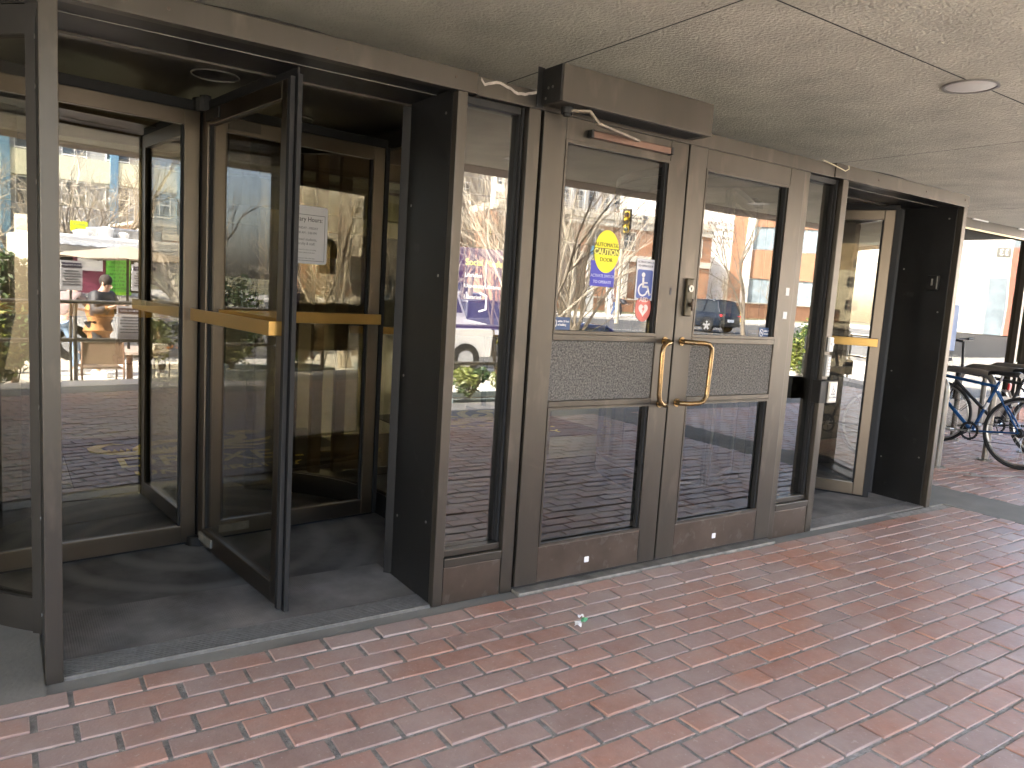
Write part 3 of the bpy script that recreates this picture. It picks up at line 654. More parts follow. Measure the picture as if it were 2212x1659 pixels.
MYEL=pbr('mat_yellow',(.85,.70,.10),.9,0,.12,30)
MNAV=pbr('mat_navy',(.028,.028,.045),.95,0,.2,60)
for i,(mx,my,l) in enumerate([(.35,2.48,'dark lobby mat with yellow beast emblem and lettering behind the left revolving door'),(3.15,2.98,'dark lobby mat with yellow beast emblem behind the left sidelight')]):
    t=thing('lobby_mat',(mx,my,0),l,'door mat','lobby mats')
    box('mat',MNAV,t,mx,mx+1.95,my,my+1.5,.001,.010,bevel=.002)
    dragon(t,mx+.14,my+.78,.92,MYEL)
    text('DREXEL',.42,MYEL,t,Matrix.Translation((mx+.93,my+.42,.0105)),squeeze=.86,bold=.004)
    text('UNIVERSITY',.17,MYEL,t,Matrix.Translation((mx+.93,my+.16,.0105)),squeeze=1.25,bold=.002)
# purple library sign inside
PUR=pbr('purple_board',(.045,.03,.13),.6,0,.15,2,emis=.35)  # board and its lettering carry a faint glow in their materials
t=thing('library_sign',(4.7,4.6,0),'tall purple board with yellow and white lines behind the left sidelight','sign')
box('board',PUR,t,4.16,5.1,4.60,4.63,.9,1.82); box('foot',DKD,t,4.45,4.8,4.5,4.75,.0,.03); box('pole',DKD,t,4.6,4.65,4.64,4.68,.03,.95)
LY=pbr('lit_yellow',(.85,.80,.16),.5,0,0,4,emis=.5); LW=pbr('lit_white',(.8,.8,.85),.5,0,0,4,emis=.5)
text('Social Media:',.10,LY,t,FT(4.25,4.598,1.63),align='LEFT'); text('Libraries',.065,LW,t,FT(4.25,4.598,1.50),align='LEFT'); text('UniversityLibraries',.065,LW,t,FT(4.25,4.598,1.38),align='LEFT'); text('Libraries',.065,LW,t,FT(4.25,4.598,1.26),align='LEFT')
# hours poster on the right-hand wing of the left revolving door (own sheet of paper taped to it)
wC=[o for o in bpy.data.objects if o.parent==d1 and o.name.startswith('wing')]
T=Matrix.Translation((.815,1.2,0))@Matrix.Rotation(R(7),4,'Z')
def FTa(u,v,z): 
    o=T@Vector((u,v,z)); return frameT(o,T.to_3x3()@Vector((1,0,0)))
ps=MB().prism(rrect(-.12,.12,-.15,.15,.015),FTa(.525,-.006,1.585),.0008).build('opening_hours_poster',PAPER,wC[1])
for s_,z,sz in (('Library Hours:',1.655,.034),('MONDAY - FRIDAY',1.615,.017),('9:00 AM - 5:00 PM',1.590,.017),('Drexel students,',1.555,.020),('faculty & staff:',1.533,.020),('must show ID to enter the building',1.505,.009),('all visitors please see the desk',1.49,.009),('Questions? Ask at the desk',1.46,.010)):
    text(s_,sz,GREYINK if sz<.03 else INK,ps,FTa(.525,-.0072,z),depth=.0003,squeeze=.9)
b=MB()
for (u0,u1,z0,z1) in ((.42,.63,1.688,1.690),(.42,.63,1.45,1.452),(.42,.422,1.45,1.69),(.628,.63,1.45,1.69)): b.prism([(u0-.525,z0-1.585),(u1-.525,z0-1.585),(u1-.525,z1-1.585),(u0-.525,z1-1.585)],FTa(.525,-.0072,1.585),.0003)
b.build('printed_frame',INK,ps)
# arch-topped tan sign inside
t=thing('arched_sign',(2.18,3.0,0),'tan board with rounded top standing behind the left revolving door','sign')
b=MB(); b.prism([(-.085,-.11),(.085,-.11),(.085,.02)]+[(.085*math.cos(R(a)),.02+.085*math.sin(R(a))) for a in range(15,180,15)]+[(-.085,.02)],FT(2.2,3.0,1.58),.02); b.build('board',TAN,t)
box('post',TAN,t,2.19,2.21,3.001,3.02,.02,1.47); box('foot',TAN,t,2.08,2.32,2.95,3.1,.0,.0195)
# ================================================================ BICYCLES AND HOOPS
HOOPM=pbr('weathered_steel_tube',(.27,.25,.215),.36,.75,.2,7,.05,80)
def hoop(x,y,w_,label,grp='steel bicycle hoops',h=.86,rz=0,z=0,mat=None):
    t=thing('bike_hoop',(x,y,z),label,'bike rack',grp,rz,local=True)
    mt=mat or HOOPM
    pts=[(-w_/2,0,.012)]; r=.16
    for i in range(9): a=R(180-90*i/8); pts.append((-w_/2+r+r*math.cos(a),0,h-r+r*math.sin(a)))
    for i in range(9): a=R(90-90*i/8); pts.append((w_/2-r+r*math.cos(a),0,h-r+r*math.sin(a)))
    pts.append((w_/2,0,.012))
    b=MB(); b.smooth=True; b.tube(pts,.03,14); b.build('tube',mt,t)
    for s in (-1,1):
        b=MB(); b.smooth=True; b.cyl((s*w_/2,0),.075,.0,.012,20); b.build('foot_plate',mt,t)
        for a in range(4): MB().cyl((s*w_/2+.055*math.cos(R(45+90*a)),.055*math.sin(R(45+90*a))),.009,.012,.022,6).build('bolt',mt,t)
    return t
hoop(7.12,1.12,.76,'steel bicycle hoop half hidden by the right revolving door portal',rz=PI/2)
hoop(8.04,1.12,.76,'steel bicycle hoop that the blue bicycle leans against',rz=PI/2)
hoop(9.0,1.15,.74,'steel bicycle hoop right of the blue bicycle',rz=PI/2)
hoop(9.95,1.30,.76,'farthest steel bicycle hoop beside the tiled planter',rz=PI/2)
def bicycle(loc,rz,frame_m,label,red=True,stem=.10,lean=0):
    t=thing('bicycle',loc,label,'bicycle',None,rz,local=True); t.rotation_euler=(lean,0,rz)
    # local x: + is rear
    WR=.34; RA=Vector((.44,0,WR)); FA=Vector((-.60,0,WR)); BB=Vector((0,0,.285)); ST=Vector((.17,0,.745)); HT=Vector((-.42,0,.83)); HB=Vector((-.465,0,.70))
    RUB=pbr('tyre_rubber',(.018,.018,.018),.8,0,.2,20); CH=pbr('bike_alloy',(.55,.55,.54),.3,.9,.1,9); BK=pbr('bike_black',(.015,.015,.015),.5,0,.2,9)
    for c in (RA,FA):
        def ring(r,rt,n=56,m_=8):
            b=MB(); vs=[];fs=[]
            for i in range(n):
                a=2*PI*i/n
                for k in range(m_):
                    q=2*PI*k/m_; vs.append(c+Vector(((r+rt*math.cos(q))*math.cos(a),rt*math.sin(q),(r+rt*math.cos(q))*math.sin(a))))
            for i in range(n):
                for k in range(m_): fs.append((i*m_+k,i*m_+(k+1)%m_,((i+1)%n)*m_+(k+1)%m_,((i+1)%n)*m_+k))
            b.smooth=True; b.add(vs,fs); return b
        W=ring(WR-.016,.0165).build('tyre',RUB,t); ring(WR-.040,.010).build('rim',CH,W)
        b=MB()
        for i in range(28):
            a=2*PI*i/28; s=1 if i%2 else -1; a2=a+s*.5
            b.tube([c+Vector((.018*math.cos(a2),.026*s,.018*math.sin(a2))),c+Vector(((WR-.045)*math.cos(a),0,(WR-.045)*math.sin(a)))],.0011,4,cap=False)
        b.build('spokes',CH,W)
        b=MB(); b.smooth=True; b.tube([c-Vector((0,.05,0)),c+Vector((0,.05,0))],.017,12); b.build('hub',CH,W)
    b=MB(); b.smooth=True
    def tb(p,q,r,n=12): b.tube([p,q],r,n)
    tb(HT-Vector((-.01,0,.03)),ST-Vector((0,0,.0)),.0155); tb(HB,BB,.0175); tb(BB,ST+Vector((.012,0,.05)),.015); tb(HT+Vector((-.006,0,.025)),HB+Vector((.0,0,-.02)),.019)
    for s in (-1,1):
        o_=Vector((0,.045*s,0)); tb(BB+o_*.5,RA+o_,.009); tb(ST+o_*.3-Vector((0,0,.04)),RA+o_,.0085)
        b.tube([HB+o_*.8-Vector((0,0,.02)),(HB+FA)/2+o_-Vector((-.0,0,0)),FA+o_],.010,10)
    b.build('frame',frame_m,t)
    b=MB(); b.smooth=True; tb(ST,ST+Vector((.035,0,.12)),.012); b.build('seat_post',CH,t)
    # saddle
    b=MB(); b.smooth=True; vs=[];fs=[]; S0=ST+Vector((.05,0,.115)); prof=[(-.15,.012,.0),(-.13,.020,.012),(-.06,.024,.018),(.02,.045,.014),(.08,.070,.016),(.12,.075,.020),(.145,.05,.012)]
    for (x,wd,z) in prof:
        for k in range(10): a=2*PI*k/10; vs.append(S0+Vector((x,wd*math.cos(a),z+(.020+.12*wd)*math.sin(a)*(1 if math.sin(a)>0 else .9))))
    for i in range(len(prof)-1):
        for k in range(10): fs.append((i*10+k,i*10+(k+1)%10,(i+1)*10+(k+1)%10,(i+1)*10+k))
    fs.append(tuple(range(10))); fs.append(tuple(60+k for k in range(10))); b.add(vs,fs); b.build('saddle',BK,t)
    # stem and bar
    b=MB(); b.smooth=True; top=HT+Vector((-.02,0,stem)); tb(HT,top,.014); tb(top,top+Vector((-.09,0,.01)),.013); c=top+Vector((-.09,0,.01))
    b.tube([c+Vector((.06,-.29,.02)),c+Vector((.03,-.15,.01)),c,c+Vector((.03,.15,.01)),c+Vector((.06,.29,.02))],.0125,10)
    b.build('handlebar',BK,t)
    b=MB(); b.smooth=True
    for s in (-1,1):
        tb(c+Vector((.05,s*.2,.016)),c+Vector((.062,s*.30,.021)),.017); b.tube([c+Vector((.02,s*.17,-.005)),c+Vector((-.03,s*.19,-.02)),c+Vector((-.03,s*.26,-.03))],.005,6)
        b.tube([c+Vector((-.02,s*.17,-.01)),c+Vector((-.12,s*.10,.03)),HT+Vector((-.08,s*.02,-.05))],.0025,5)
    b.build('grip',BK,t)
    # crank
    b=MB(); b.smooth=True; n=44; cc=BB+Vector((0,-.05,0)); vs=[];fs=[]
    for i in range(n):
        a=2*PI*i/n; r=.092 if i%2 else .086
        for rr,yy in ((r,-.002),(r,.002),(.068,.002),(.068,-.002)): vs.append(cc+Vector((rr*math.cos(a),yy,rr*math.sin(a))))
    for i in range(n):
        j=(i+1)%n
        for k in range(4): fs.append((i*4+k,i*4+(k+1)%4,j*4+(k+1)%4,j*4+k))
    b.add(vs,fs)
    for i in range(5): a=R(72*i); tb(cc,cc+Vector((.072*math.cos(a),0,.072*math.sin(a))),.006,6)
    b.build('chainring',BK,t)
    b=MB(); b.smooth=True; a=R(184); e=cc+Vector((.17*math.cos(a),-.02,.17*math.sin(a))); tb(cc+Vector((0,-.012,0)),e,.010,8); e2=BB+Vector((-.17*math.cos(a),.07,-.17*math.sin(a))); tb(BB+Vector((0,.06,0)),e2,.010,8); tb(BB-Vector((0,.06,0)),BB+Vector((0,.065,0)),.020,10)
    cr=b.build('crank',CH,t)
    MB().box(e.x-.045,e.x+.045,e.y-.09,e.y-.01,e.z-.012,e.z+.012,b=.003).build('pedal',CH,cr); MB().box(e2.x-.045,e2.x+.045,e2.y+.01,e2.y+.09,e2.z-.012,e2.z+.012,b=.003).build('pedal',CH,cr)
    b=MB(); b.tube([cc+Vector((0,0,.09)),RA+Vector((0,-.05,.04))],.003,4); b.tube([cc+Vector((0,0,-.09)),RA+Vector((.0,-.05,-.11)),RA+Vector((.03,-.05,-.04))],.003,4)
    b.smooth=True; b.tube([RA+Vector((0,-.03,0)),RA+Vector((0,-.05,0))],[.045,.03],20); b.build('chain',BK,t)
    if red:
        MB().box(.265,.285,-.02,.02,.73,.79,b=.004).build('rear_reflector',pbr('red_reflector',(.75,.03,.03),.3),t)
        b=MB(); b.tube([(-.18,-.03,.56),(-.10,-.035,.60),(-.06,-.035,.55),(-.13,-.035,.47),(-.22,-.03,.50)],.003,6); b.tube([(-.20,.03,.55),(-.10,.035,.60),(-.06,.035,.55),(-.15,.035,.46)],.003,6); b.build('bottle_cage',BK,t)
        b=MB(); b.smooth=True; p=ST.lerp(BB,.35); q=ST.lerp(BB,.5); b.tube([p,q],.0165,12); b.build('white_band',WHITE,t)
        b=MB(); b.tube([(.23,-.02,.72),(.27,-.03,.70),(.29,-.02,.66)],.012,8); b.tube([(.23,.02,.72),(.27,.03,.70),(.29,.02,.66)],.012,8); b.build('brake',CH,t)
    return t
BLUEF=pbr('bike_blue',(.015,.075,.24),.3,.3,.25,9,col2=(.02,.11,.30))
bicycle((7.90,.84,0),R(-92),BLUEF,'blue road bicycle with black saddle leaning against a steel hoop',lean=R(-3))
bicycle((8.72,.95,0),R(-86),pbr('bike_matt_black',(.02,.02,.022),.5,0,.2,9),'matt black bicycle with tall handlebar stem behind the blue bicycle',red=False,stem=.30)
bicycle((6.72,1.6,0),R(-90),pbr('bike_grey',(.05,.05,.055),.4,.2,.2,9),'dark grey bicycle hidden mostly behind the right revolving door',red=False,stem=.35)
bp_=thing('blue_poster',(7.42,.95,1.0),'narrow blue notice with a white label beside the right portal post','notice')
box('board',pbr('blue_notice',(.035,.12,.33),.5,0,.1,4),bp_,7.36,7.60,.95,.965,1.06,1.50); box('label',PAPER,bp_,7.38,7.50,.945,.9495,1.17,1.30); box('post',STEEL,bp_,7.46,7.49,.966,.99,.0,1.45); 
# chalk drips on the paving
CH=pbr('paint_spill',(.55,.52,.48),.9,0,.2,30)
pts=[(6.95,.62),(7.02,.52),(7.2,.47),(7.12,.40),(6.98,.44),(7.2,.33),(7.45,.25),(7.7,.18),(8.05,.10),(8.4,.06)]
b=MB()
for i in range(len(pts)-1):
    p=Vector(pts[i]);q=Vector(pts[i+1]); d=(q-p).normalized(); n=Vector((-d.y,d.x))*(.012+.008*(i%3)); b.add([(p.x-n.x,p.y-n.y,.0075),(q.x-n.x,q.y-n.y,.0075),(q.x+n.x,q.y+n.y,.0075),(p.x+n.x,p.y+n.y,.0075)],[(0,1,2,3)])
tag(b.build('paint_trail',CH),kind='structure')
# ================================================================ PLANTS
LEAFS=[pbr('leaf_dark_green',(.035,.075,.018),.55,0,.5,3),pbr('leaf_yellow_green',(.17,.20,.04),.5,0,.5,3),pbr('leaf_reddish',(.22,.09,.05),.5,0,.4,3)]
BARK=pbr('bark_grey_brown',(.20,.165,.125),.9,0,.3,12,.4,60); BARKL=pbr('bark_pale',(.42,.37,.29),.85,0,.2,12,.3,60); BARKD=pbr('bark_dark',(.12,.095,.075),.9,0,.3,12)
def leaves(b,c,r,n,s,rnd):
    for i in range(n):
        v=Vector((rnd.gauss(0,1),rnd.gauss(0,1),rnd.gauss(0,1))).normalized()*(rnd.random()**.45)
        p=Vector((c[0]+v.x*r[0],c[1]+v.y*r[1],c[2]+v.z*r[2])); 
        a=Vector((rnd.gauss(0,1),rnd.gauss(0,1),rnd.gauss(0,.6))).normalized(); q=a.cross(Vector((rnd.gauss(0,1),rnd.gauss(0,1),rnd.gauss(0,1)))).normalized(); L=s*rnd.uniform(.6,1.4)
        b.add([p-a*L,p-q*L*.42,p+a*L,p+q*L*.42],[(0,1,2,3)])
def shrub(x,y,z,r,h,label,parent=None,mats=(0,1),n=500,s=.035,seed=1,grp=None):
    rnd=random.Random(seed); t=thing('shrub',(x,y,z),label,'shrub',grp)
    b=MB()
    for i in range(9):
        a=rnd.uniform(0,6.28); rr=rnd.uniform(.3,.85)*r; b.tube([(x,y,z),(x+.5*rr*math.cos(a),y+.5*rr*math.sin(a),z+h*.45),(x+rr*math.cos(a),y+rr*math.sin(a),z+h*rnd.uniform(.7,1))],[.012,.008,.003],5)
    b.build('stems',BARKD,t)
    for mi in mats:
        b=MB()
        for k in range(6):
            a=rnd.uniform(0,6.28); rr=rnd.uniform(0,.6)*r; leaves(b,(x+rr*math.cos(a),y+rr*math.sin(a),z+h*rnd.uniform(.35,.8)),(r*.42,r*.42,h*.27),n//6//len(mats)*2,s,rnd)
        b.build('foliage',LEAFS[mi],t,fix=False)
    return t
def tree(x,y,z,h,label,seed=1,bark=None,spread=.35,depth=5,stems=1,r0=None,grp=None,lean=(0,0),twig=1.0,leafy=0,first=.28):
    rnd=random.Random(seed); t=thing('bare_tree',(x,y,z),label,'tree',grp); bark=bark or BARK
    tr=MB(); tr.smooth=True; cr=MB(); lf=MB()
    def grow(p,d,L,r,lev,tgt):
        n=3; pts=[p]; rs=[r]; dd=d.copy()
        for i in range(n):
            dd=(dd+Vector((rnd.gauss(0,.12),rnd.gauss(0,.12),rnd.gauss(0,.07)+.03))).normalized(); pts.append(pts[-1]+dd*L/n); rs.append(r*(1-.25*(i+1)/n))
        tgt.tube(pts,rs,8 if lev==0 else (5 if lev<3 else 3),cap=False)
        if lev>=depth:
            if leafy and rnd.random()<leafy: leaves(lf,pts[-1],(.15,.15,.15),3,.05,rnd)
            return
        kids=3 if lev<2 else rnd.choice((2,3,3))
        for k in range(kids):
            q=pts[-1] if k==0 else pts[rnd.choice((1,2,3))].lerp(pts[-1],rnd.random()*.5)
            ax=Vector((rnd.gauss(0,1),rnd.gauss(0,1),rnd.gauss(0,.3))); ax=(ax-dd*ax.dot(dd)).normalized()
            an=rnd.uniform(.25,.7)*(.5 if k==0 else 1)*(spread/.35)
            nd=(dd*math.cos(an)+ax*math.sin(an)); nd.z+=.06; nd.normalize()
            grow(q,nd,L*rnd.uniform(.62,.85),rs[-1]*(.85 if k==0 else .68),lev+1,cr)
    for s in range(stems):
        r=r0 or h*.017
        a=rnd.uniform(0,6.28); o=.14*(stems>1); d=Vector((lean[0]+(rnd.gauss(0,.16) if stems>1 else 0),lean[1]+(rnd.gauss(0,.16) if stems>1 else 0),1)).normalized()
        grow(Vector((x+o*math.cos(a),y+o*math.sin(a),z-.05)),d,h*first,r*(1 if stems==1 else rnd.uniform(.5,1)),0,tr)
    tr.build('trunk',bark,t,fix=False); cr.smooth=True; cr.build('crown',bark,t,fix=False)
    if lf.v: lf.build('dry_leaves',pbr('dry_leaves',(.30,.15,.06),.8),t,fix=False)
    return t
PLB=pbr('grey_blue_planter',(.22,.27,.28),.6,0,.15,3)
def planter(x0,x1,y0,y1,z0,z1,label,parent=None):
    t=thing('planter_box',((x0+x1)/2,(y0+y1)/2,z0),label,'planter','planter boxes on the plaza')
    w_=.05
    b=MB(); b.box(x0,x1,y0,y0+w_,z0,z1); b.box(x0,x1,y1-w_,y1,z0,z1); b.box(x0,x0+w_,y0+w_,y1-w_,z0,z1); b.box(x1-w_,x1,y0+w_,y1-w_,z0,z1); b.build('trough',PLB,t)
    MB().box(x0+w_,x1-w_,y0+w_,y1-w_,z0,z1-.07).build('soil',pbr('soil',(.03,.022,.015),.95),t)
planter(4.55,6.0,-5.75,-5.12,-.47,.02,'grey blue planter box nearest the left sidelight')
shrub(4.95,-5.42,-.03,.32,.42,'yellow green shrub at the near end of the first planter',mats=(1,0),n=900,seed=3,s=.03)
shrub(5.55,-5.45,-.03,.36,.52,'reddish and green shrub at the far end of the first planter',mats=(1,2,0),n=900,seed=4,s=.03)
planter(6.9,8.3,-5.85,-5.2,-.47,.02,'second planter box along the ledge')
shrub(7.3,-5.5,-.03,.36,.6,'dark green shrub in the second planter box',mats=(0,1),n=900,seed=5,s=.03)
shrub(7.95,-5.5,-.03,.32,.5,'low mottled shrub in the second planter box',mats=(0,2),n=700,seed=6,s=.03)
planter(-1.6,.6,-6.1,-5.3,-.47,.1,'third planter box far left by the railing')
shrub(-1.0,-5.7,.05,.5,1.0,'tall dark green shrub in the left planter box',mats=(0,1),n=1600,seed=8)
shrub(.1,-5.7,.05,.45,.85,'shorter green shrub in the left planter box',mats=(0,1),n=1400,seed=9)
for i,(x,y,h_,l) in enumerate([(-3.2,-8.5,2.0,'tall dark hedge shrub on the far left of the plaza'),(-1.6,-8.9,1.8,'dark hedge shrub second from the left'),(.2,-8.7,1.9,'dark hedge shrub third from the left'),(-5.4,-8.0,2.2,'largest dark hedge shrub at the left edge of the plaza')]):
    shrub(x,y,-.51,.9,h_,l,mats=(0,0,1),n=3000,seed=70+i,s=.06,grp='hedge shrubs on the left of the plaza')
shrub(2.35,-7.7,-.51,.5,1.95,'dark hedge shrub just left of the black jacketed person',mats=(0,0,1),n=3000,seed=81,s=.055,grp='hedge shrubs on the left of the plaza')
shrub(1.75,-6.6,-.50,.5,1.45,'dark hedge shrub nearest the railing on the left',mats=(0,0,1),n=2600,seed=82,s=.055,grp='hedge shrubs on the left of the plaza')
shrub(12.2,-9.6,-.52,.6,1.2,'rounded shrub beside the hatchback',mats=(0,1),n=1400,seed=10,s=.05)
shrub(17.4,-9.4,-.52,.8,1.7,'tall yellow green shrub on the right of the plaza',mats=(1,0),n=2200,seed=12,s=.05)
# corner planter with clay tiles
t=thing('tiled_planter',(13,2.4,0),'low clay tiled planter kerb at the building corner','planter')
b=MB()
for i in range(14): b.box(11.75+i*.21,11.945+i*.21,1.98,2.08,.0,.20)
b.build('tile_row',pbr('clay_tile',(.42,.22,.15),.7,0,.2,8),t,bevel=.006)
box('kerb_core',CONL,t,11.7,14.7,2.084,2.2,0,.17); 
for i,(x,y,s) in enumerate([(12.7,3.0,1.9),(13.7,3.6,2.4),(14.4,2.9,1.7)]):
    shrub(x,y,.1,.75,s,['dark glossy evergreen shrub nearest the building corner','tallest evergreen shrub at the building corner','evergreen shrub farthest right at the building corner'][i],mats=(0,0,1),n=3200,seed=20+i,s=.055,grp='evergreens at the corner')
# ================================================================ THE PLAZA AND STREET (seen mirrored in the glass)
RAILM=pbr('galvanised_rail',(.20,.18,.15),.4,.6,.15,8)
t=thing('railing',(0,-5.0,0),'two rail steel guard railing along the ledge','railing')
for x in (-8.4,-6.8,-5.2,-3.6,-2.0,-.5,2.27,3.9,5.3): 
    b=MB(); b.smooth=True; b.cyl((x,-5.0),.022,-.5,.92,12); b.build('post',RAILM,t)
for z in (.93,.48):
    for xa,xb in ((-8.4,-.5),(.9,5.3)): 
        b=MB(); b.smooth=True; b.tube([(xa,-5.0,z),(xb,-5.0,z)],.024,12); b.build('rail',RAILM,t)
GREYP=pbr('poster_header',(.06,.05,.10),.6)
def poster(x0,x1,z0,z1,y,head,label,lines=6):
    t=thing('food_notice',((x0+x1)/2,y,z0),label,'notice','paper notices by the railing')
    box('sheet',PAPER,t,x0,x1,y-.006,y,z0,z1,bevel=0); h=(z1-z0)
    T0=frameT(((x0+x1)/2,y+.0015,z1-h*.17),(-1,0,0))
    b=MB(); b.prism([(-(x1-x0)*.45,-h*.05),((x1-x0)*.45,-h*.05),((x1-x0)*.45,h*.10),(-(x1-x0)*.45,h*.10)],T0,.001); b.build('heading_bar',GREYP,t)
    text(head,h*.085,PAPER,t,frameT(((x0+x1)/2,y+.003,z1-h*.18),(-1,0,0)),squeeze=.75)
    b=MB()
    for i in range(lines): w_=(x1-x0)*(.40 if i%3 else .32); b.prism([(-w_,0),(w_,0),(w_,h*.03),(-w_,h*.03)],frameT(((x0+x1)/2,y+.0015,z1-h*(.36+.09*i)),(-1,0,0)),.0008)
    b.build('text_lines',GREYINK,t)
    if z0>.9: box('stand',RAILM,t,(x0+x1)/2-.012,(x0+x1)/2+.012,y-.04,y-.0065,-.49,z1)
poster(2.72,3.05,.50,.90,-4.96,'FOOD IN THE LIBRARY','white notice hung between the two rails of the railing')
poster(2.14,2.38,1.06,1.41,-5.1,'FOOD IN THE LIBRARY','cream notice on a stand behind the railing, farthest left')
poster(2.95,3.25,1.08,1.41,-5.1,'FOOD IN THE LIBRARY','cream notice on a stand behind the railing, right of the menu board')
# table, umbrella, chairs
WOODB=pbr('brown_bench_metal',(.22,.13,.085),.5,.1,.2,8)
t=thing('cafe_table',(3.8,-7.4,-.49),'round brown outdoor table on one post with a parasol through it','table')
b=MB(); b.smooth=True; b.cyl((3.8,-7.4),.60,.105,.14,36); b.build('table_top',pbr('table_top',(.40,.32,.27),.5,0,.15,4),t)
b=MB(); b.smooth=True; b.cyl((3.8,-7.4),.045,-.47,.104,14); b.cyl((3.8,-7.4),.26,-.49,-.47,24); b.build('pedestal',WOODB,t)
t=thing('parasol',(3.8,-7.4,.14),'wide beige parasol on a dark pole rising from the round table','parasol')
b=MB(); b.smooth=True; b.tube([(3.79,-7.4,.141),(3.79,-7.4,1.66)],.02,12); b.build('pole',DKD,t)
b=MB(); vs=[(3.79,-7.4,1.70)]; n=8
for i in range(n): a=2*PI*i/n; vs.append((3.79+1.25*math.cos(a),-7.4+1.25*math.sin(a),1.47))
for i in range(n): a=2*PI*(i+.5)/n; vs.append((3.79+1.14*math.cos(a),-7.4+1.14*math.sin(a),1.50))
b.add(vs,[(0,1+i,9+i) for i in range(n)]+[(0,9+i,1+(i+1)%n) for i in range(n)]); o=b.build('canopy',pbr('parasol_fabric',(.30,.25,.19),.8,0,.1,4),t,fix=False); md=o.modifiers.new('s','SOLIDIFY'); md.thickness=.006
for i in range(n):
    a=2*PI*i/n; MB().tube([(3.79,-7.4,1.67),(3.79+1.24*math.cos(a),-7.4+1.24*math.sin(a),1.455)],.006,5).build('rib',DKD,t)
MESHM=pbr('perforated_brown_metal',(.16,.095,.06),.5,.2,.5,120,col2=(.32,.22,.15))
def chair(x,y,rz,label):
    t=thing('patio_chair',(x,y,-.49),label,'chair','brown patio chairs',rz,local=True)
    box('seat',MESHM,t,-.25,.25,-.25,.22,.43,.45); box('backrest',MESHM,t,-.25,.25,.225,.245,.50,.84)
    b=MB(); b.smooth=True; b.tube([(-.25,.24,0),(-.26,.24,.45),(-.25,.26,.85),(.25,.26,.85),(.26,.24,.45),(.25,.24,0)],.014,8); b.build('back_frame',WOODB,t)
    for s in (-1,1):
        b=MB(); b.smooth=True; b.tube([(s*.25,-.24,0),(s*.25,-.23,.45),(s*.27,-.22,.64),(s*.27,.22,.66)],.013,8); b.build('front_leg',WOODB,t)
    return t
c1=chair(3.15,-6.75,R(10),'brown patio chair facing away on the near left of the round table')
for (x,y,a,l) in ((4.7,-6.9,R(-55),'brown patio chair on the right side of the round table'),(4.6,-8.1,R(-130),'brown patio chair behind the round table on the right'),(2.6,-8.2,R(120),'brown patio chair left behind the leaning person')):
    c=copy_tree(c1); c.location=(x,y,-.49); c.rotation_euler=(0,0,a); c['label']=l
t=thing('drink_bottle',(3.95,-7.2,.141),'small clear bottle with red drink on the round table','bottle')
b=MB(); b.smooth=True; b.tube([(3.95,-7.2,.141),(3.95,-7.2,.24)],.035,14); b.build('drink',pbr('red_drink',(.8,.03,.02),.2),t); b=MB(); b.smooth=True; b.tube([(3.95,-7.2,.2402),(3.95,-7.2,.29),(3.95,-7.2,.315),(3.95,-7.2,.34)],[.035,.035,.013,.013],14); b.build('neck',WHITE,t)
t=thing('snack_box',(4.2,-7.3,.141),'white takeaway box with coloured print on the round table','box')
box('carton',WHITE,t,4.12,4.32,-7.4,-7.22,.141,.23); b=MB()
for i,(u,v) in enumerate(((.02,.03),(.09,.05),(.15,.02))): b.prism(ell(.022,.022,12,-u,v),frameT((4.30,-7.2195,.15),(-1,0,0)),.001)
b.build('print',pbr('orange_print',(.8,.25,.05),.5),t)
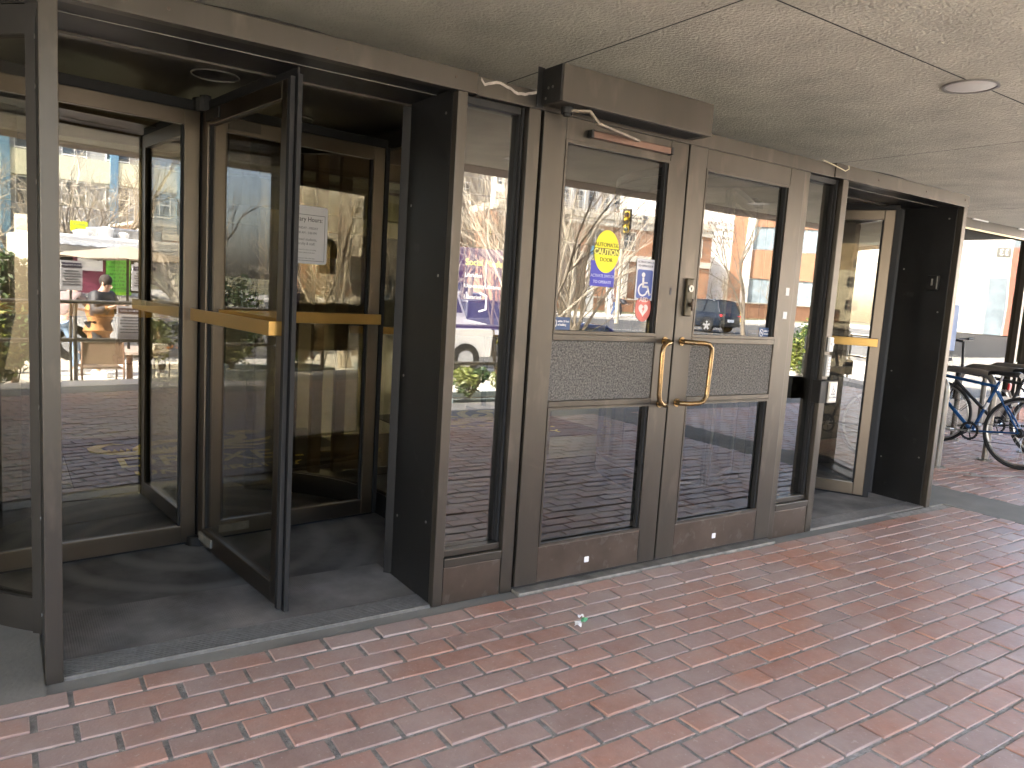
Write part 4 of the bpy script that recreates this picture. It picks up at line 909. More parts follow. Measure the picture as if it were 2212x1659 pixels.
# ---- people
def smesh(name,verts,edges,radii,mat,parent,root=0,sub=1):
    me=bpy.data.meshes.new(name); me.from_pydata(verts,edges,[]); me.materials.append(mat); o=bpy.data.objects.new(name,me); COL.objects.link(o); o.parent=parent
    md=o.modifiers.new('skin','SKIN'); md.use_smooth_shade=True
    if not me.skin_vertices:
        bm=bmesh.new(); bm.from_mesh(me); bm.verts.layers.skin.verify(); bm.to_mesh(me); bm.free()
    for i,r in enumerate(radii): me.skin_vertices[0].data[i].radius=(r,r) if not isinstance(r,tuple) else r
    me.skin_vertices[0].data[root].use_root=True
    sd=o.modifiers.new('sub','SUBSURF'); sd.levels=sub; sd.render_levels=sub
    return o
def person(loc,rz,label,J,skin,hair,top,trousers,coat=None,shoes=None,jacket=None):
    """J: joints in local metres (x right, y front(-), z up)"""
    t=thing('person',loc,label,'person',None,rz,local=True)
    V=[];E=[];Rr=[]
    def add(p,r,par=None):
        V.append(tuple(p)); Rr.append(r); i=len(V)-1
        if par is not None: E.append((par,i))
        return i
    pel=add(J['pelvis'],(.14,.11)); wa=add(J['waist'],(.125,.10),pel); ch=add(J['chest'],(.155,.115),wa); nk=add(J['neck'],.06,ch); hd=add(J['head'],(.075,.09),nk); tp=add(J['top'],(.07,.08),hd)
    f=(Vector(J['face'])-Vector(J['head'])).normalized()
    for s in 'LR':
        sh=add(J['sh'+s],.062,ch); el=add(J['el'+s],.045,sh); wr=add(J['wr'+s],.028,el)
        d=(Vector(J['wr'+s])-Vector(J['el'+s])).normalized(); sd=d.cross(f); sd=sd.normalized() if sd.length>.1 else Vector((1,0,0)); w_=Vector(J['wr'+s])
        pm=add(w_+d*.055,(.036,.016),wr)
        for k,(o_,L) in enumerate(((-.030,.065),(-.010,.08),(.010,.085),(.030,.072))):
            a=add(w_+d*.10+sd*o_,.010,pm); b_=add(w_+d*(.10+L*.5)+sd*o_*1.15+f*.012,.009,a); add(w_+d*(.10+L*.85)+sd*o_*1.15+f*.035,.007,b_)
        a=add(w_+d*.04-sd*.045+f*.01,.011,wr); add(w_+d*.085-sd*.06+f*.03,.009,a)
        hp=add(J['hip'+s],.088,pel); kn=add(J['kn'+s],.06,hp); an=add(J['an'+s],.038,kn); add(Vector(J['an'+s])+Vector(J.get('foot',(0,-.17,-.05))),.035,an)
    smesh('body',V,E,Rr,skin,t)
    H=Vector(J['head']); 
    b=MB(); b.smooth=True
    def blob(b,c,r,n=12,m_=8,zcut=None):
        vs=[];fs=[]
        for i in range(m_+1):
            th=PI*i/m_
            for k in range(n): a=2*PI*k/n; vs.append((c[0]+r[0]*math.sin(th)*math.cos(a),c[1]+r[1]*math.sin(th)*math.sin(a),c[2]+r[2]*math.cos(th)))
        for i in range(m_):
            for k in range(n): fs.append((i*n+k,i*n+(k+1)%n,(i+1)*n+(k+1)%n,(i+1)*n+k))
        b.add(vs,fs)
    up=(Vector(J['top'])-H).normalized()
    cH=H+up*.055-f*.022; blob(b,cH,(.098,.108,.112),16,12); b.build('hair',hair,t)
    b=MB(); b.smooth=True; b.tube([H+f*.085+up*.02,H+f*.115-up*.012],[.010,.015],8); b.build('nose',skin,t)
    sd=f.cross(up).normalized()
    for s in (-1,1):
        b=MB(); b.smooth=True; blob(b,H+f*.088+up*.03+sd*s*.032,(.012,.012,.009),8,6); b.build('eye',INK,t)
        b=MB(); b.smooth=True; blob(b,H+sd*s*.088+up*.01,(.012,.02,.03),8,6); b.build('ear',skin,t)
    b=MB(); b.smooth=True; b.tube([H+f*.090-up*.035-sd*.022,H+f*.096-up*.038,H+f*.090-up*.035+sd*.022],.006,6); b.build('mouth',pbr('lip',(.35,.14,.11),.5),t)
    # clothes
    c=coat or top; ck=1.0 if coat is None else 1.18
    V=[tuple(J['pelvis']),tuple(J['waist']),tuple(J['chest']),tuple(Vector(J['chest']).lerp(Vector(J['neck']),.75))]; E=[(0,1),(1,2),(2,3)]; Rr=[(.165*ck,.135*ck),(.155*ck,.125*ck),(.18*ck,.145*ck),.075]
    if coat:
        K_=(Vector(J['knL'])+Vector(J['knR']))/2; Rr[0]=(.185,.15)
        for q,(f_,rr_) in enumerate(((.35,.19),(.7,.195),(.98,.20))): V.append(tuple(Vector(J['pelvis']).lerp(K_,f_))); E.append((0 if q==0 else 3+q,4+q)); Rr.append((rr_,rr_*.8))
    for s in 'LR':
        n=len(V); w2=Vector(J['el'+s]).lerp(Vector(J['wr'+s]),.93); V+=[tuple(J['sh'+s]),tuple(J['el'+s]),tuple(w2)]; E+=[(2,n),(n,n+1),(n+1,n+2)]; Rr+=[.085*ck,.068*ck,.048*ck]
    smesh('coat' if coat else 'top',V,E,Rr,c,t)
    if jacket:
        V=[tuple(Vector(J['pelvis']).lerp(Vector(J['waist']),.3)),tuple(J['waist']),tuple(J['chest']),tuple(Vector(J['chest']).lerp(Vector(J['neck']),.7))]; E=[(0,1),(1,2),(2,3)]; Rr=[(.225,.185),(.215,.17),(.225,.185),.10]
        for sd_ in 'LR':
            n=len(V); w2=Vector(J['el'+sd_]).lerp(Vector(J['wr'+sd_]),.85); V+=[tuple(J['sh'+sd_]),tuple(J['el'+sd_]),tuple(w2)]; E+=[(2,n),(n,n+1),(n+1,n+2)]; Rr+=[.115,.092,.066]
        smesh('jacket',V,E,Rr,jacket,t)
    V=[tuple(Vector(J['pelvis'])+Vector((0,0,.04)))];E=[];Rr=[(.155,.13)]
    for s in 'LR': n=len(V); V+=[tuple(J['hip'+s]),tuple(J['kn'+s]),tuple(Vector(J['kn'+s]).lerp(Vector(J['an'+s]),.93))]; E+=[(0,n),(n,n+1),(n+1,n+2)]; Rr+=[.105,.08,.062]
    smesh('trousers',V,E,Rr,trousers,t)
    for s in 'LR':
        a=Vector(J['an'+s]); b=MB(); b.smooth=True; b.box(a.x-.048,a.x+.048,a.y-.20,a.y+.075,a.z-.085,a.z+.01,b=.03); b.build('shoe',shoes or WHITE,t)
    return t
SK1=pbr('skin_light',(.52,.33,.24),.5); SK2=pbr('skin_brown',(.22,.125,.075),.5)
def stand(bend=0,arms='down',step=.08):
    c,s=math.cos(bend),math.sin(bend)
    def up(z,x=0,y=0): return (x,-(z-.92)*s+y*c,.92+(z-.92)*c+y*s)
    J=dict(pelvis=(0,0,.95),waist=up(1.10),chest=up(1.32),neck=up(1.50),head=up(1.60,0,-.02),top=up(1.70),shL=up(1.40,.17),shR=up(1.40,-.17),hipL=(.09,0,.90),hipR=(-.09,0,.90),knL=(.10,-.04-step,.50),knR=(-.10,step*.6,.50),anL=(.10,-step,.09),anR=(-.10,step*1.6,.09))
    J['face']=tuple(Vector(J['head'])+Vector((0,-c,-s-.15)))
    for sd,sg in (('L',1),('R',-1)):
        S=Vector(J['sh'+sd])
        if arms=='down': J['el'+sd]=tuple(S+Vector((sg*.06,.03,-.28))); J['wr'+sd]=tuple(S+Vector((sg*.07,-.06,-.52)))
        elif arms=='reach': J['el'+sd]=tuple(S+Vector((sg*.10,-.16,-.20))); J['wr'+sd]=tuple(S+Vector((sg*.02,-.38,-.25)))
        elif arms=='phone': J['el'+sd]=tuple(S+Vector((sg*.10,-.06,-.27))); J['wr'+sd]=tuple(S+Vector((-sg*.04,-.26,-.18)))
    return J
person((3.95,-9.1,-.51),R(150),'person in a long orange brown coat and black jacket, turned towards the food truck',stand(R(14),'phone'),SK1,pbr('hair_dark_curly',(.03,.022,.018),.8,0,.4,30),INK,pbr('black_trousers',(.02,.02,.022),.8),coat=pbr('orange_brown_coat',(.33,.155,.055),.85,0,.15,30,.3,80),jacket=pbr('black_jacket',(.03,.03,.035),.6,0,.4,12,.5,25))
person((3.48,-9.35,-.51),R(60),'person in a grey mauve hooded top and light blue jeans beside the orange coat',stand(R(25),'reach',.16),SK1,pbr('hair_brown',(.05,.035,.025),.8),pbr('mauve_hoodie',(.20,.155,.15),.9,0,.15,20),pbr('light_jeans',(.26,.38,.55),.85,0,.2,20))
person((2.9,-9.9,-.51),R(200),'person in a black puffer jacket standing left of the menu',stand(R(5),'down'),SK2,pbr('hair_black',(.012,.011,.01),.7),pbr('black_puffer',(.02,.021,.025),.5,0,.3,14,.6,20),pbr('dark_jeans',(.03,.04,.07),.85),coat=pbr('black_puffer_coat',(.022,.022,.026),.45,0,.3,14,.6,20))
# seated
J=stand(0,'reach'); J.update(pelvis=(0,.1,.50),waist=(0,.08,.66),chest=(0,.05,.88),neck=(0,.0,1.06),head=(0,-.05,1.15),top=(0,-.06,1.25),shL=(.17,.03,.96),shR=(-.17,.03,.96),hipL=(.09,.06,.48),hipR=(-.09,.06,.48),knL=(.12,-.36,.50),knR=(-.12,-.36,.50),anL=(.12,-.38,.09),anR=(-.12,-.36,.09))
J['face']=(0,-1,.9)
for sd,sg in (('L',1),('R',-1)): J['el'+sd]=(sg*.22,-.12,.74); J['wr'+sd]=(sg*.10,-.36,.78)
person((4.62,-8.05,-.49),R(-130+90+40),'seated person in a dark jacket eating at the round table',J,SK1,pbr('hair_chestnut',(.07,.035,.02),.8),pbr('charcoal_jacket',(.05,.05,.055),.7,0,.4,20),pbr('brown_trousers',(.09,.06,.04),.85))
person((36.3,-38.2,.13),R(120),'person in a grey jumper leaning over the large pot across the street',stand(R(55),'reach',.2),SK1,pbr('hair_grey',(.12,.11,.10),.8),pbr('grey_jumper',(.10,.10,.11),.9),pbr('blue_jeans',(.05,.10,.22),.85))
person((37.0,-38.6,.13),R(90),'person in black bending beside the large pot across the street',stand(R(62),'reach',.15),SK1,pbr('hair_light',(.30,.22,.12),.8),pbr('dark_grey_top',(.05,.05,.055),.9),INK)
# ---- cars
def car(loc,rz,label,paint,kind='suv',grp='cars on the street',name='parked_car',L=4.5,W=1.84,H=1.68):
    t=thing(name,loc,label,'car' if kind!='pickup' else 'pickup',grp,rz,local=True)   # local: +x front
    h=L/2
    if kind=='suv': prof=[(-h,.62,.95),(-h+.06,.36,1.02),(-h+.35,.26,1.05),(-h+1.2,.26,1.06),(0,.26,1.05),(h-1.45,.26,1.02),(h-.8,.26,.98),(h-.25,.28,.86),(h-.03,.38,.74),(h,.50,.66)]; gh=[(-h+.10,.02),(-h+.38,.96),(-h+1.1,1),(.0,1),(.35,.97),(h-1.25,.02)]
    elif kind=='sedan': prof=[(-h,.60,.88),(-h+.08,.36,.96),(-h+.5,.26,.99),(-h+1.2,.25,1.0),(0,.25,.98),(h-1.4,.25,.95),(h-.7,.26,.88),(h-.2,.28,.76),(h,.45,.62)]; gh=[(-h+.55,.02),(-h+1.35,.9),(-.1,1),(.25,.96),(h-1.25,.02)]
    else: prof=[(-h,.62,1.05),(-h+.05,.50,1.10),(-h+1.2,.45,1.10),(-.3,.42,1.12),(.6,.40,1.12),(h-1.3,.40,1.10),(h-.5,.42,1.06),(h-.08,.45,1.0),(h,.50,.9)]; gh=[(-h+.1,.9),(-.45,.92),(-.35,1),(.45,1),(h-1.35,.02)]
    b=MB(); b.smooth=True; vs=[];fs=[]
    for i,(x,z0,z1) in enumerate(prof):
        e=min(i,len(prof)-1-i); w_=W/2*(.86 if e==0 else (.95 if e==1 else 1)); zm=(z0+z1)/2+.03
        sec=[(-w_*.86,z0),(-w_*.97,z0+.08),(-w_,zm),(-w_*.97,z1-.08),(-w_*.90,z1-.01),(-w_*.5,z1+.015),(w_*.5,z1+.015),(w_*.90,z1-.01),(w_*.97,z1-.08),(w_,zm),(w_*.97,z0+.08),(w_*.86,z0)]
        vs+=[(x,y,z) for y,z in sec]
    n=12
    for i in range(len(prof)-1):
        for k in range(n): fs.append((i*n+k,i*n+(k+1)%n,(i+1)*n+(k+1)%n,(i+1)*n+k))
    fs+= [tuple(range(n)),tuple((len(prof)-1)*n+k for k in range(n))]
    b.add(vs,fs); body=b.build('body',paint,t)
    zb=1.0; b=MB(); b.smooth=True; vs=[];fs=[]
    for (x,u) in gh:
        zt=zb+(H-.03-zb)*max(u,.0); wt=W/2*(.93-.17*u); vs+=[(x,-W/2*.93,zb-.02),(x,-wt,zt),(x,wt,zt),(x,W/2*.93,zb-.02)]
    for i in range(len(gh)-1):
        for k in range(3): fs.append((i*4+k,i*4+k+1,(i+1)*4+k+1,(i+1)*4+k))
    fs+=[(0,1,2,3),tuple((len(gh)-1)*4+k for k in range(4))]; b.add(vs,fs); b.build('windows',CARGL,t)
    # roof and pillars
    b=MB(); b.smooth=True; gr=[g for g in gh if g[1]>.85]; vs=[];fs=[]
    for (x,u) in gr:
        zt=zb+(H-.03-zb)*u; wt=W/2*(.93-.17*u)+.012; vs+=[(x,-wt,zt-.05),(x,-wt+.03,zt+.012),(x,0,zt+.035),(x,wt-.03,zt+.012),(x,wt,zt-.05)]
    for i in range(len(gr)-1):
        for k in range(4): fs.append((i*5+k,i*5+k+1,(i+1)*5+k+1,(i+1)*5+k))
    b.add(vs,fs); o=b.build('roof',paint,t,fix=False); md=o.modifiers.new('s','SOLIDIFY'); md.thickness=.03
    b=MB()
    for s in (-1,1):
        g0,g1=gh[0],gh[1]; gl_,gm=gh[-1],gh[-2]
        P=lambda g: (g[0],s*(W/2*(.93-.17*g[1])+.008),zb+(H-.05-zb)*g[1])
        b.tube([P(g0),P(g1)],.045,6); b.tube([P(gl_),P(gm)],.035,6)
        xm=-.1; b.tube([(xm,s*(W/2*.93+.0),zb),(xm,s*(W/2*.77+.0),H-.06)],.035,6)
        if kind!='sedan' : b.tube([(-h+1.25,s*W/2*.93,zb),(-h+1.15,s*W/2*.77,H-.06)],.05,6)
    b.build('pillars',paint,t)
    for x in (-h+.85,h-.88):
        for s in (-1,1):
            r=.345 if kind!='sedan' else .32; c=Vector((x,s*(W/2-.1),r))
            b=MB(); b.smooth=True; b.tube([c-Vector((0,.10,0)),c-Vector((0,.085,0)),c+Vector((0,.085,0)),c+Vector((0,.10,0))],[r*.93,r,r,r*.93],28); W_=b.build('wheel',BLK,t)
            b=MB(); b.smooth=True; b.tube([c+Vector((0,s*.1005,0)),c+Vector((0,s*.103,0))],[r*.66,r*.64],24); b.build('wheel_well_shade',DKD,W_)
            b=MB()
            for q in range(5):
                a=2*PI*q/5+.3; d=Vector((math.cos(a),0,math.sin(a))); pn=Vector((-math.sin(a),0,math.cos(a)))
                o_=c+Vector((0,s*.1035,0)); b.add([o_+pn*.035,o_-pn*.035,o_+d*r*.66-pn*.055,o_+d*r*.66+pn*.055,o_+pn*.035+Vector((0,s*.008,0)),o_-pn*.035+Vector((0,s*.008,0)),o_+d*r*.66-pn*.055+Vector((0,s*.008,0)),o_+d*r*.66+pn*.055+Vector((0,s*.008,0))],[(0,1,2,3),(4,5,6,7),(0,1,5,4),(1,2,6,5),(2,3,7,6),(3,0,4,7)])
            b.build('rim',pbr('alloy',(.55,.55,.56),.3,.7) if 'alloy' not in bpy.data.materials else bpy.data.materials['alloy'],W_)
            b=MB(); b.smooth=True; pts=[(x+ (r+.06)*math.cos(R(a)),s*(W/2*.995),r+(r+.06)*math.sin(R(a))) for a in range(0,181,15)]; b.tube(pts,.035,6); b.build('wheel_arch',BLK if kind=='suv' else paint,t)
    RED=bpy.data.materials.get('tail_red') or pbr('tail_red',(.65,.01,.01),.2,0,.1,9,emis=.6); HL=bpy.data.materials.get('head_glass') or pbr('head_glass',(.8,.82,.85),.1)
    for s in (-1,1):
        MB().box(-h+.0,-h+.16,s*W/2*.93-.30*(s>0),s*W/2*.93+.30*(s<0),.84,.94,b=.02).build('tail_light',RED,t)
        MB().box(h-.22,h-.02,s*W/2*.88-.30*(s>0),s*W/2*.88+.30*(s<0),.66 if kind!='pickup' else .78,.78 if kind!='pickup' else .95,b=.02).build('headlight',HL,t)
        MB().box(.62 if kind!='pickup' else .9,.80 if kind!='pickup' else 1.1,s*(W/2+.09)-.08,s*(W/2+.09)+.08,1.0,1.14,b=.03).build('mirror',paint,t)
    MB().box(-h-.03,-h+.12,-W/2*.88,W/2*.88,.32,.50,b=.03).build('rear_bumper',DKD,t); MB().box(h-.15,h+.03,-W/2*.84,W/2*.84,.28,.44,b=.03).build('front_bumper',DKD,t)
    MB().box(h-.06,h+.02,-W/2*.55,W/2*.55,.46,.62 if kind!='pickup' else .86,b=.01).build('grille',DKD,t)
    MB().box(-h-.035,-h-.005,-.26,.26,.56,.70,b=.003).build('number_plate',pbr('plate_white',(.6,.62,.66),.5),t)
    return t
BLC=pbr('car_black_blue',(.012,.018,.03),.12,.3,.1,2); NVC=pbr('car_navy',(.015,.03,.09),.12,.3,.1,2); SLV=pbr('car_silver',(.42,.43,.44),.2,.6,.05,2); GRC=pbr('car_grey',(.10,.105,.11),.15,.5,.05,2); WHC=pbr('car_white',(.75,.75,.74),.2,0,.03,2)
car((31.3,-25.9,-.02),R(-92),'black sport utility car seen from behind in the right hinged door',BLC,'suv')
car((14.2,-14.6,-.82),R(-3),'navy blue sedan with its low roof just above the left door panel',NVC,'sedan',H=1.42,L=4.8)
car((12.3,-18.2,-.44),R(-84),'grey hatchback with red tail lights seen in the left sidelight',GRC,'suv',L=4.2,H=1.52)
car((38.5,-64.5,.16),R(84),'silver pickup with white cap parked across the street',SLV,'pickup',L=5.4,W=2.0,H=1.95)
car((27,-61,.14),R(20),'white car far behind the bare trees on the left',WHC,'suv')
# ---- food truck
t=thing('food_truck',(5.6,-13.2,-.55),'white food truck with silver awning, menus and long counter','food truck')
TW=pbr('truck_white',(.62,.61,.58),.35,.1,.06,1.5); TWp=pbr('truck_maroon_trim',(.20,.04,.07),.5)
box('body',TW,t,3.9,8.0,-14.2,-12.0,-.15,1.98,bevel=.05)
b=MB(); b.prism([(8.0,-.15),(9.45,-.15),(9.5,.45),(9.3,.62),(8.75,.72),(8.3,1.75),(8.0,1.8)],Matrix(((1,0,0,0),(0,0,-1,-12.05),(0,1,0,0),(0,0,0,1))),2.1); b.build('cab',TW,t,bevel=.03)
b=MB(); b.prism([(8.15,.85),(8.62,.85),(8.28,1.6),(8.15,1.6)],Matrix(((1,0,0,0),(0,0,-1,-12.03),(0,1,0,0),(0,0,0,1))),.02); b.build('cab_window',CARGL,t)
box('service_window',DKD,t,4.05,5.9,-12.02,-11.996,.85,1.62,bevel=0)
aw=MB(); n=28
for i in range(8,n): aw.add([(3.0+i*.11,-12,1.86+(.012 if i%2 else 0)),(3.11+i*.11,-12,1.86+(.012 if i%2 else 0)),(3.11+i*.11,-10.9,1.74+(.012 if i%2 else 0)),(3.0+i*.11,-10.9,1.74+(.012 if i%2 else 0))],[(0,1,2,3)])
o=aw.build('awning',SLV,t,fix=False); md=o.modifiers.new('s','SOLIDIFY'); md.thickness=.02
box('counter',SLV,t,3.95,6.2,-11.99,-11.6,.76,.80); box('maroon_panel',TWp,t,4.5,5.12,-11.994,-11.97,.82,1.60,bevel=0); box('white_panel',WHITE,t,4.58,5.06,-11.969,-11.955,1.27,1.56)
GREEN=pbr('menu_green',(.16,.55,.06),.6,0,.06,3); GR2=pbr('menu_text',(.02,.08,.02),.6)
mn=box('green_menu',GREEN,t,5.12,5.60,-11.96,-11.945,.86,1.54,bevel=0)
for i,s_ in enumerate(('CHICKEN','$9.00  Teriyaki Chicken','$9.50  Chicken','$9.50  Teriyaki Beef','$9.00  Tofu','$8.50  Noodles','$7.50  Veggie','$3.00  Dumplings')):
    text(s_,.055 if i else .085,GR2,mn,frameT((5.36,-11.943,1.44-i*.075),(-1,0,0)),squeeze=.75)
box('lime_strip',pbr('lime_strip',(.35,.75,.03),.5),t,5.2,5.62,-11.94,-11.925,.80,.86); box('side_poster',PAPER,t,5.68,6.0,-11.96,-11.945,.92,1.5); box('menu_board',DKD,t,4.1,4.45,-11.96,-11.945,.95,1.5)
for x,rr,hh in ((5.35,.16,.2),(5.7,.12,.12),(4.9,.2,.1)): 
    b=MB(); b.smooth=True; b.tube([(x,-12.6,1.98),(x,-12.6,1.98+hh),(x,-12.6,2.02+hh)],[rr*.8,rr,rr*.3],16); b.build('roof_vent',TW,t)
box('roof_unit',SLV,t,5.25,6.6,-13.5,-12.8,1.985,2.22,bevel=.03)
for x in (4.5,6.9,8.75):
    for y in (-12.12,-14.05):
        c=Vector((x,y,-.19)); b=MB(); b.smooth=True; b.tube([c-Vector((0,.12,0)),c+Vector((0,.12,0))],.36,26); W_=b.build('wheel',BLK,t)
        b=MB(); b.smooth=True; b.tube([c+Vector((0,.1205,0)),c+Vector((0,.125,0))],.2,20); b.build('rim',SLV,W_)
MB().tube([(9.0,-11.95,.9),(9.05,-11.75,.95),(9.05,-11.75,1.25),(9.0,-11.95,1.3)],.02,8).build('mirror_arm',WHITE,t)
# yellow-green sign on a post
t=thing('street_sign',(5.62,-15,-.4),'fluorescent yellow green warning sign on a post behind the food truck','sign')
FLY=pbr('fluorescent_yellow',(.75,.85,.02),.5,0,.02,3); MB().prism(rrect(-.19,.19,-.12,.12,.02),frameT((5.62,-15,2.28),(-1,0,0)),.01).build('plate',FLY,t); box('post',RAILM,t,5.60,5.64,-15.06,-15.01,-.65,2.38)
text('STATE LAW',.05,GREYINK,t,frameT((5.62,-14.988,2.31),(-1,0,0))); text('STOP',.07,GREYINK,t,frameT((5.62,-14.988,2.2),(-1,0,0)))
# ---- signal, signs, poles
def signal(x,y,z,label,s=1,rz=0):
    t=thing('traffic_signal',(x,y,z),label,'traffic light','traffic signals',rz,local=True)
    Yh=bpy.data.materials.get('signal_yellow') or pbr('signal_yellow',(.72,.50,.03),.45,0,.1,4)
    b=MB()
    for i in range(3): b.box(-.16,.16,-.12,.12,-.6+i*.4*1.0+.01,-.6+(i+1)*.4-.01,b=.03)
    b.build('housing',Yh,t); box('backplate',BLK,t,-.28,.28,-.02,.0,-.72,.72)
    for i in range(3):
        b=MB(); b.smooth=True; b.tube([(0,.12,-.4+.4*i),(0,.34,-.42+.4*i)],.13,16,cap=False); b.build('visor',BLK,t)
        b=MB(); b.tube([(0,.121,-.4+.4*i),(0,.13,-.4+.4*i)],.12,16); b.build('lens',pbr('lens%d'%i,[(.02,.12,.04),(.2,.12,.02),(.2,.02,.02)][i],.2),t)
    return t
signal(29.4,-30,5.72,'yellow traffic signal with black backplate beside the one way sign',rz=R(50))
signal(13.1,-26,3.55,'small yellow traffic signal above the food truck roof',rz=R(20)); signal(15.4,-27,3.3,'second yellow traffic signal right of the first above the food truck',rz=R(-20)); signal(40.2,-62,7.4,'yellow traffic signal in the left sidelight',rz=R(40))
t=thing('signal_pole',(29.5,-30.3,0),'beige steel pole carrying the traffic signal and one way sign','pole')
PBG=pbr('beige_pole',(.42,.38,.30),.6,0,.1,2)
b=MB(); b.smooth=True; b.cyl((29.5,-30.35),.14,.0,6.6,16,r2=.10); b.build('shaft',PBG,t); MB().tube([(29.5,-30.3,6.0),(31.2,-30.2,6.1)],.05,8).build('arm',PBG,t)
for px,py,pz in ((13.1,-26.1,4.3),(15.4,-27.1,4.0)):
    b=MB(); b.smooth=True; b.cyl((px,py-.1),.08,-.1,pz,12); tag(b.build('lamp_post',RAILM),'slim grey post holding a small signal at x %d behind the food truck'%px if False else ('slim grey post under the left small signal behind the food truck' if px<14 else 'slim grey post under the right small signal behind the food truck'),'pole')
b=MB(); b.smooth=True; b.cyl((40.2,-62.2),.12,.1,8.2,12); tag(b.build('lamp_post',PBG),'beige pole under the signal seen in the left sidelight','pole')
t=thing('one_way_sign',(30.77,-30,5.8),'white one way sign with arrow hung beside the traffic signal','sign')
MB().prism(rrect(-.38,.38,-.42,.42,.05),frameT((30.77,-30,5.8),(-.9,.43,0)),.01).build('plate',pbr('sign_white',(.42,.45,.47),.5),t)
T0=frameT((30.775,-29.985,5.8),(-.9,.43,0)); 
def off(T0,x,y,z=.012): return T0@Matrix.Translation((x,y,z))
text('ONE',.26,INK,t,off(T0,0,.12),bold=.008); text('WAY',.26,INK,t,off(T0,0,-.13),bold=.008)
MB().prism([(-.25,-.28),(.12,-.28),(.12,-.33),(-.25,-.33)],off(T0,0,.02),.003).prism([(.12,-.24),(.25,-.305),(.12,-.37)],off(T0,0,.02),.003).build('arrow',INK,t)
t=thing('white_pole',(35.45,-38,0),'leaning white pole with a blue sign across the street','pole')
b=MB(); b.smooth=True; b.tube([(35.45,-38,.1),(35.6,-38,3.9)],.10,12); b.build('shaft',WHITE,t); MB().prism([(-.62,-.28),(.62,-.28),(.62,.28),(-.62,.28)],frameT((35.35,-37.86,2.38),(-.85,.5,0)),.03).build('blue_plate',pbr('street_blue',(.03,.09,.30),.5),t)
t=thing('concrete_pot',(37.2,-39.6,.13),'large tapered concrete pot with a bare sapling across the street','pot')
b=MB(); b.tube([(37.2,-39.6,.13),(37.2,-39.6,.72)],[.62,.85],4); b.build('pot',pbr('pot_concrete',(.28,.26,.23),.8),t)
tree(37.2,-39.6,.7,4.8,'multi stemmed bare sapling growing from the concrete pot',31,BARKD,stems=4,depth=4,r0=.05)
t=thing('parcel_box',(49,-37.6,.13),'brown parcel drop box with yellow shield panel','parcel box'); box('cabinet',pbr('box_brown',(.09,.05,.02),.5),t,48.6,49.5,-38.2,-37.5,.13,1.45,bevel=.04); box('yellow_panel',pbr('box_yellow',(.8,.52,.03),.5),t,48.65,49.45,-37.499,-37.48,.2,1.0,bevel=0)
MB().prism([(-.18,.2),(.18,.2),(.17,0),(0,-.16),(-.17,0)],frameT((49.05,-37.47,1.2),(-1,0,0)),.005).build('shield',bpy.data.materials['box_yellow'],t)
t=thing('bollard',(8.55,-5.6,-.48),'pale concrete bollard with a yellow reflective band seen in the right sidelight','bollard'); b=MB(); b.smooth=True; b.tube([(8.55,-5.6,-.48),(8.55,-5.6,.42),(8.55,-5.6,.50)],[.10,.10,.05],20); b.build('post',CONL,t); b=MB(); b.smooth=True; b.cyl((8.55,-5.6),.104,.28,.34,20); b.build('band',FLY,t)
hoop(11.6,-10.5,.75,'steel hoop on the plaza in front of the hatchback',h=.85,z=-.53)
hoop(13.0,-10.4,.75,'second steel hoop on the plaza, farther from the food truck',h=.85,z=-.53)
# ---- trees
tree(9.0,-9.0,-.52,5.6,'pale multi stemmed tree close by, seen in the left hinged door',41,BARKL,stems=7,depth=5,r0=.045,spread=.30,first=.30)
tree(11.2,-11.6,-.54,5.4,'grey multi stemmed tree behind the first pale one',42,BARK,stems=9,depth=5,r0=.06,spread=.3)
tree(10.1,-12.6,-.56,5.2,'grey multi stemmed tree nearest the cab of the food truck',75,BARKD,stems=7,depth=5,r0=.055,spread=.32)
tree(5.75,-5.05,-.48,4.2,'thin sapling by the ledge next to the first planter',43,BARK,depth=5,r0=.032,first=.35)
tree(27.3,-19.3,-.36,8.0,'slender street tree with a few brown leaves beside the black car',44,BARK,depth=6,leafy=.12,r0=.11)
tree(29.5,-47,.13,13,'wide crowned bare tree in front of the white tower',45,BARK,depth=6,spread=.42,first=.22)
for i,(x,y,h,se,l) in enumerate([(12.0,-33,10,46,'dense bare tree left of the blue striped building'),(15.2,-37,11,47,'bare tree with pale limbs before the blue striped building'),(19.2,-40,12,48,'tall bare tree right of the small yellow signals'),(8.5,-31,10,49,'bare tree directly above the food truck'),(23.5,-44,12,50,'bare tree between the brick hall and the tan tower'),(3,-26,9,51,'bare tree at the far left of the street'),(-3,-20,9,52,'leaning bare tree left of the railing'),(-1.5,-10,6,53,'pale bare tree behind the left planter'),(1.8,-15.5,7,71,'bare tree rising behind the left hedge, nearer one'),(3.4,-17.5,7.5,72,'bare tree rising behind the left hedge, farther one'),(14.6,-24,7.5,73,'bare tree between the hatchback and the tan tower'),(17.2,-27,8,74,'bare tree behind the hatchback to the right'),(-5,-14,6.5,57,'dark spreading bare tree on the far left of the plaza'),(-9,-11,6,58,'leafless tree farthest left on the plaza'),(7.7,-20.5,7,54,'pale multi limbed tree just behind the food truck, left one'),(9.2,-22,7.5,55,'pale multi limbed tree just behind the food truck, right one'),(6.6,-18.5,7,56,'slanting bare tree rising over the left end of the food truck')]):
    tree(x,y,-.5 if y>-13 else (-.3 if y>-30 else 0),h,l,se,BARK if i%3 else BARKL,depth=6,spread=.45,first=.2)
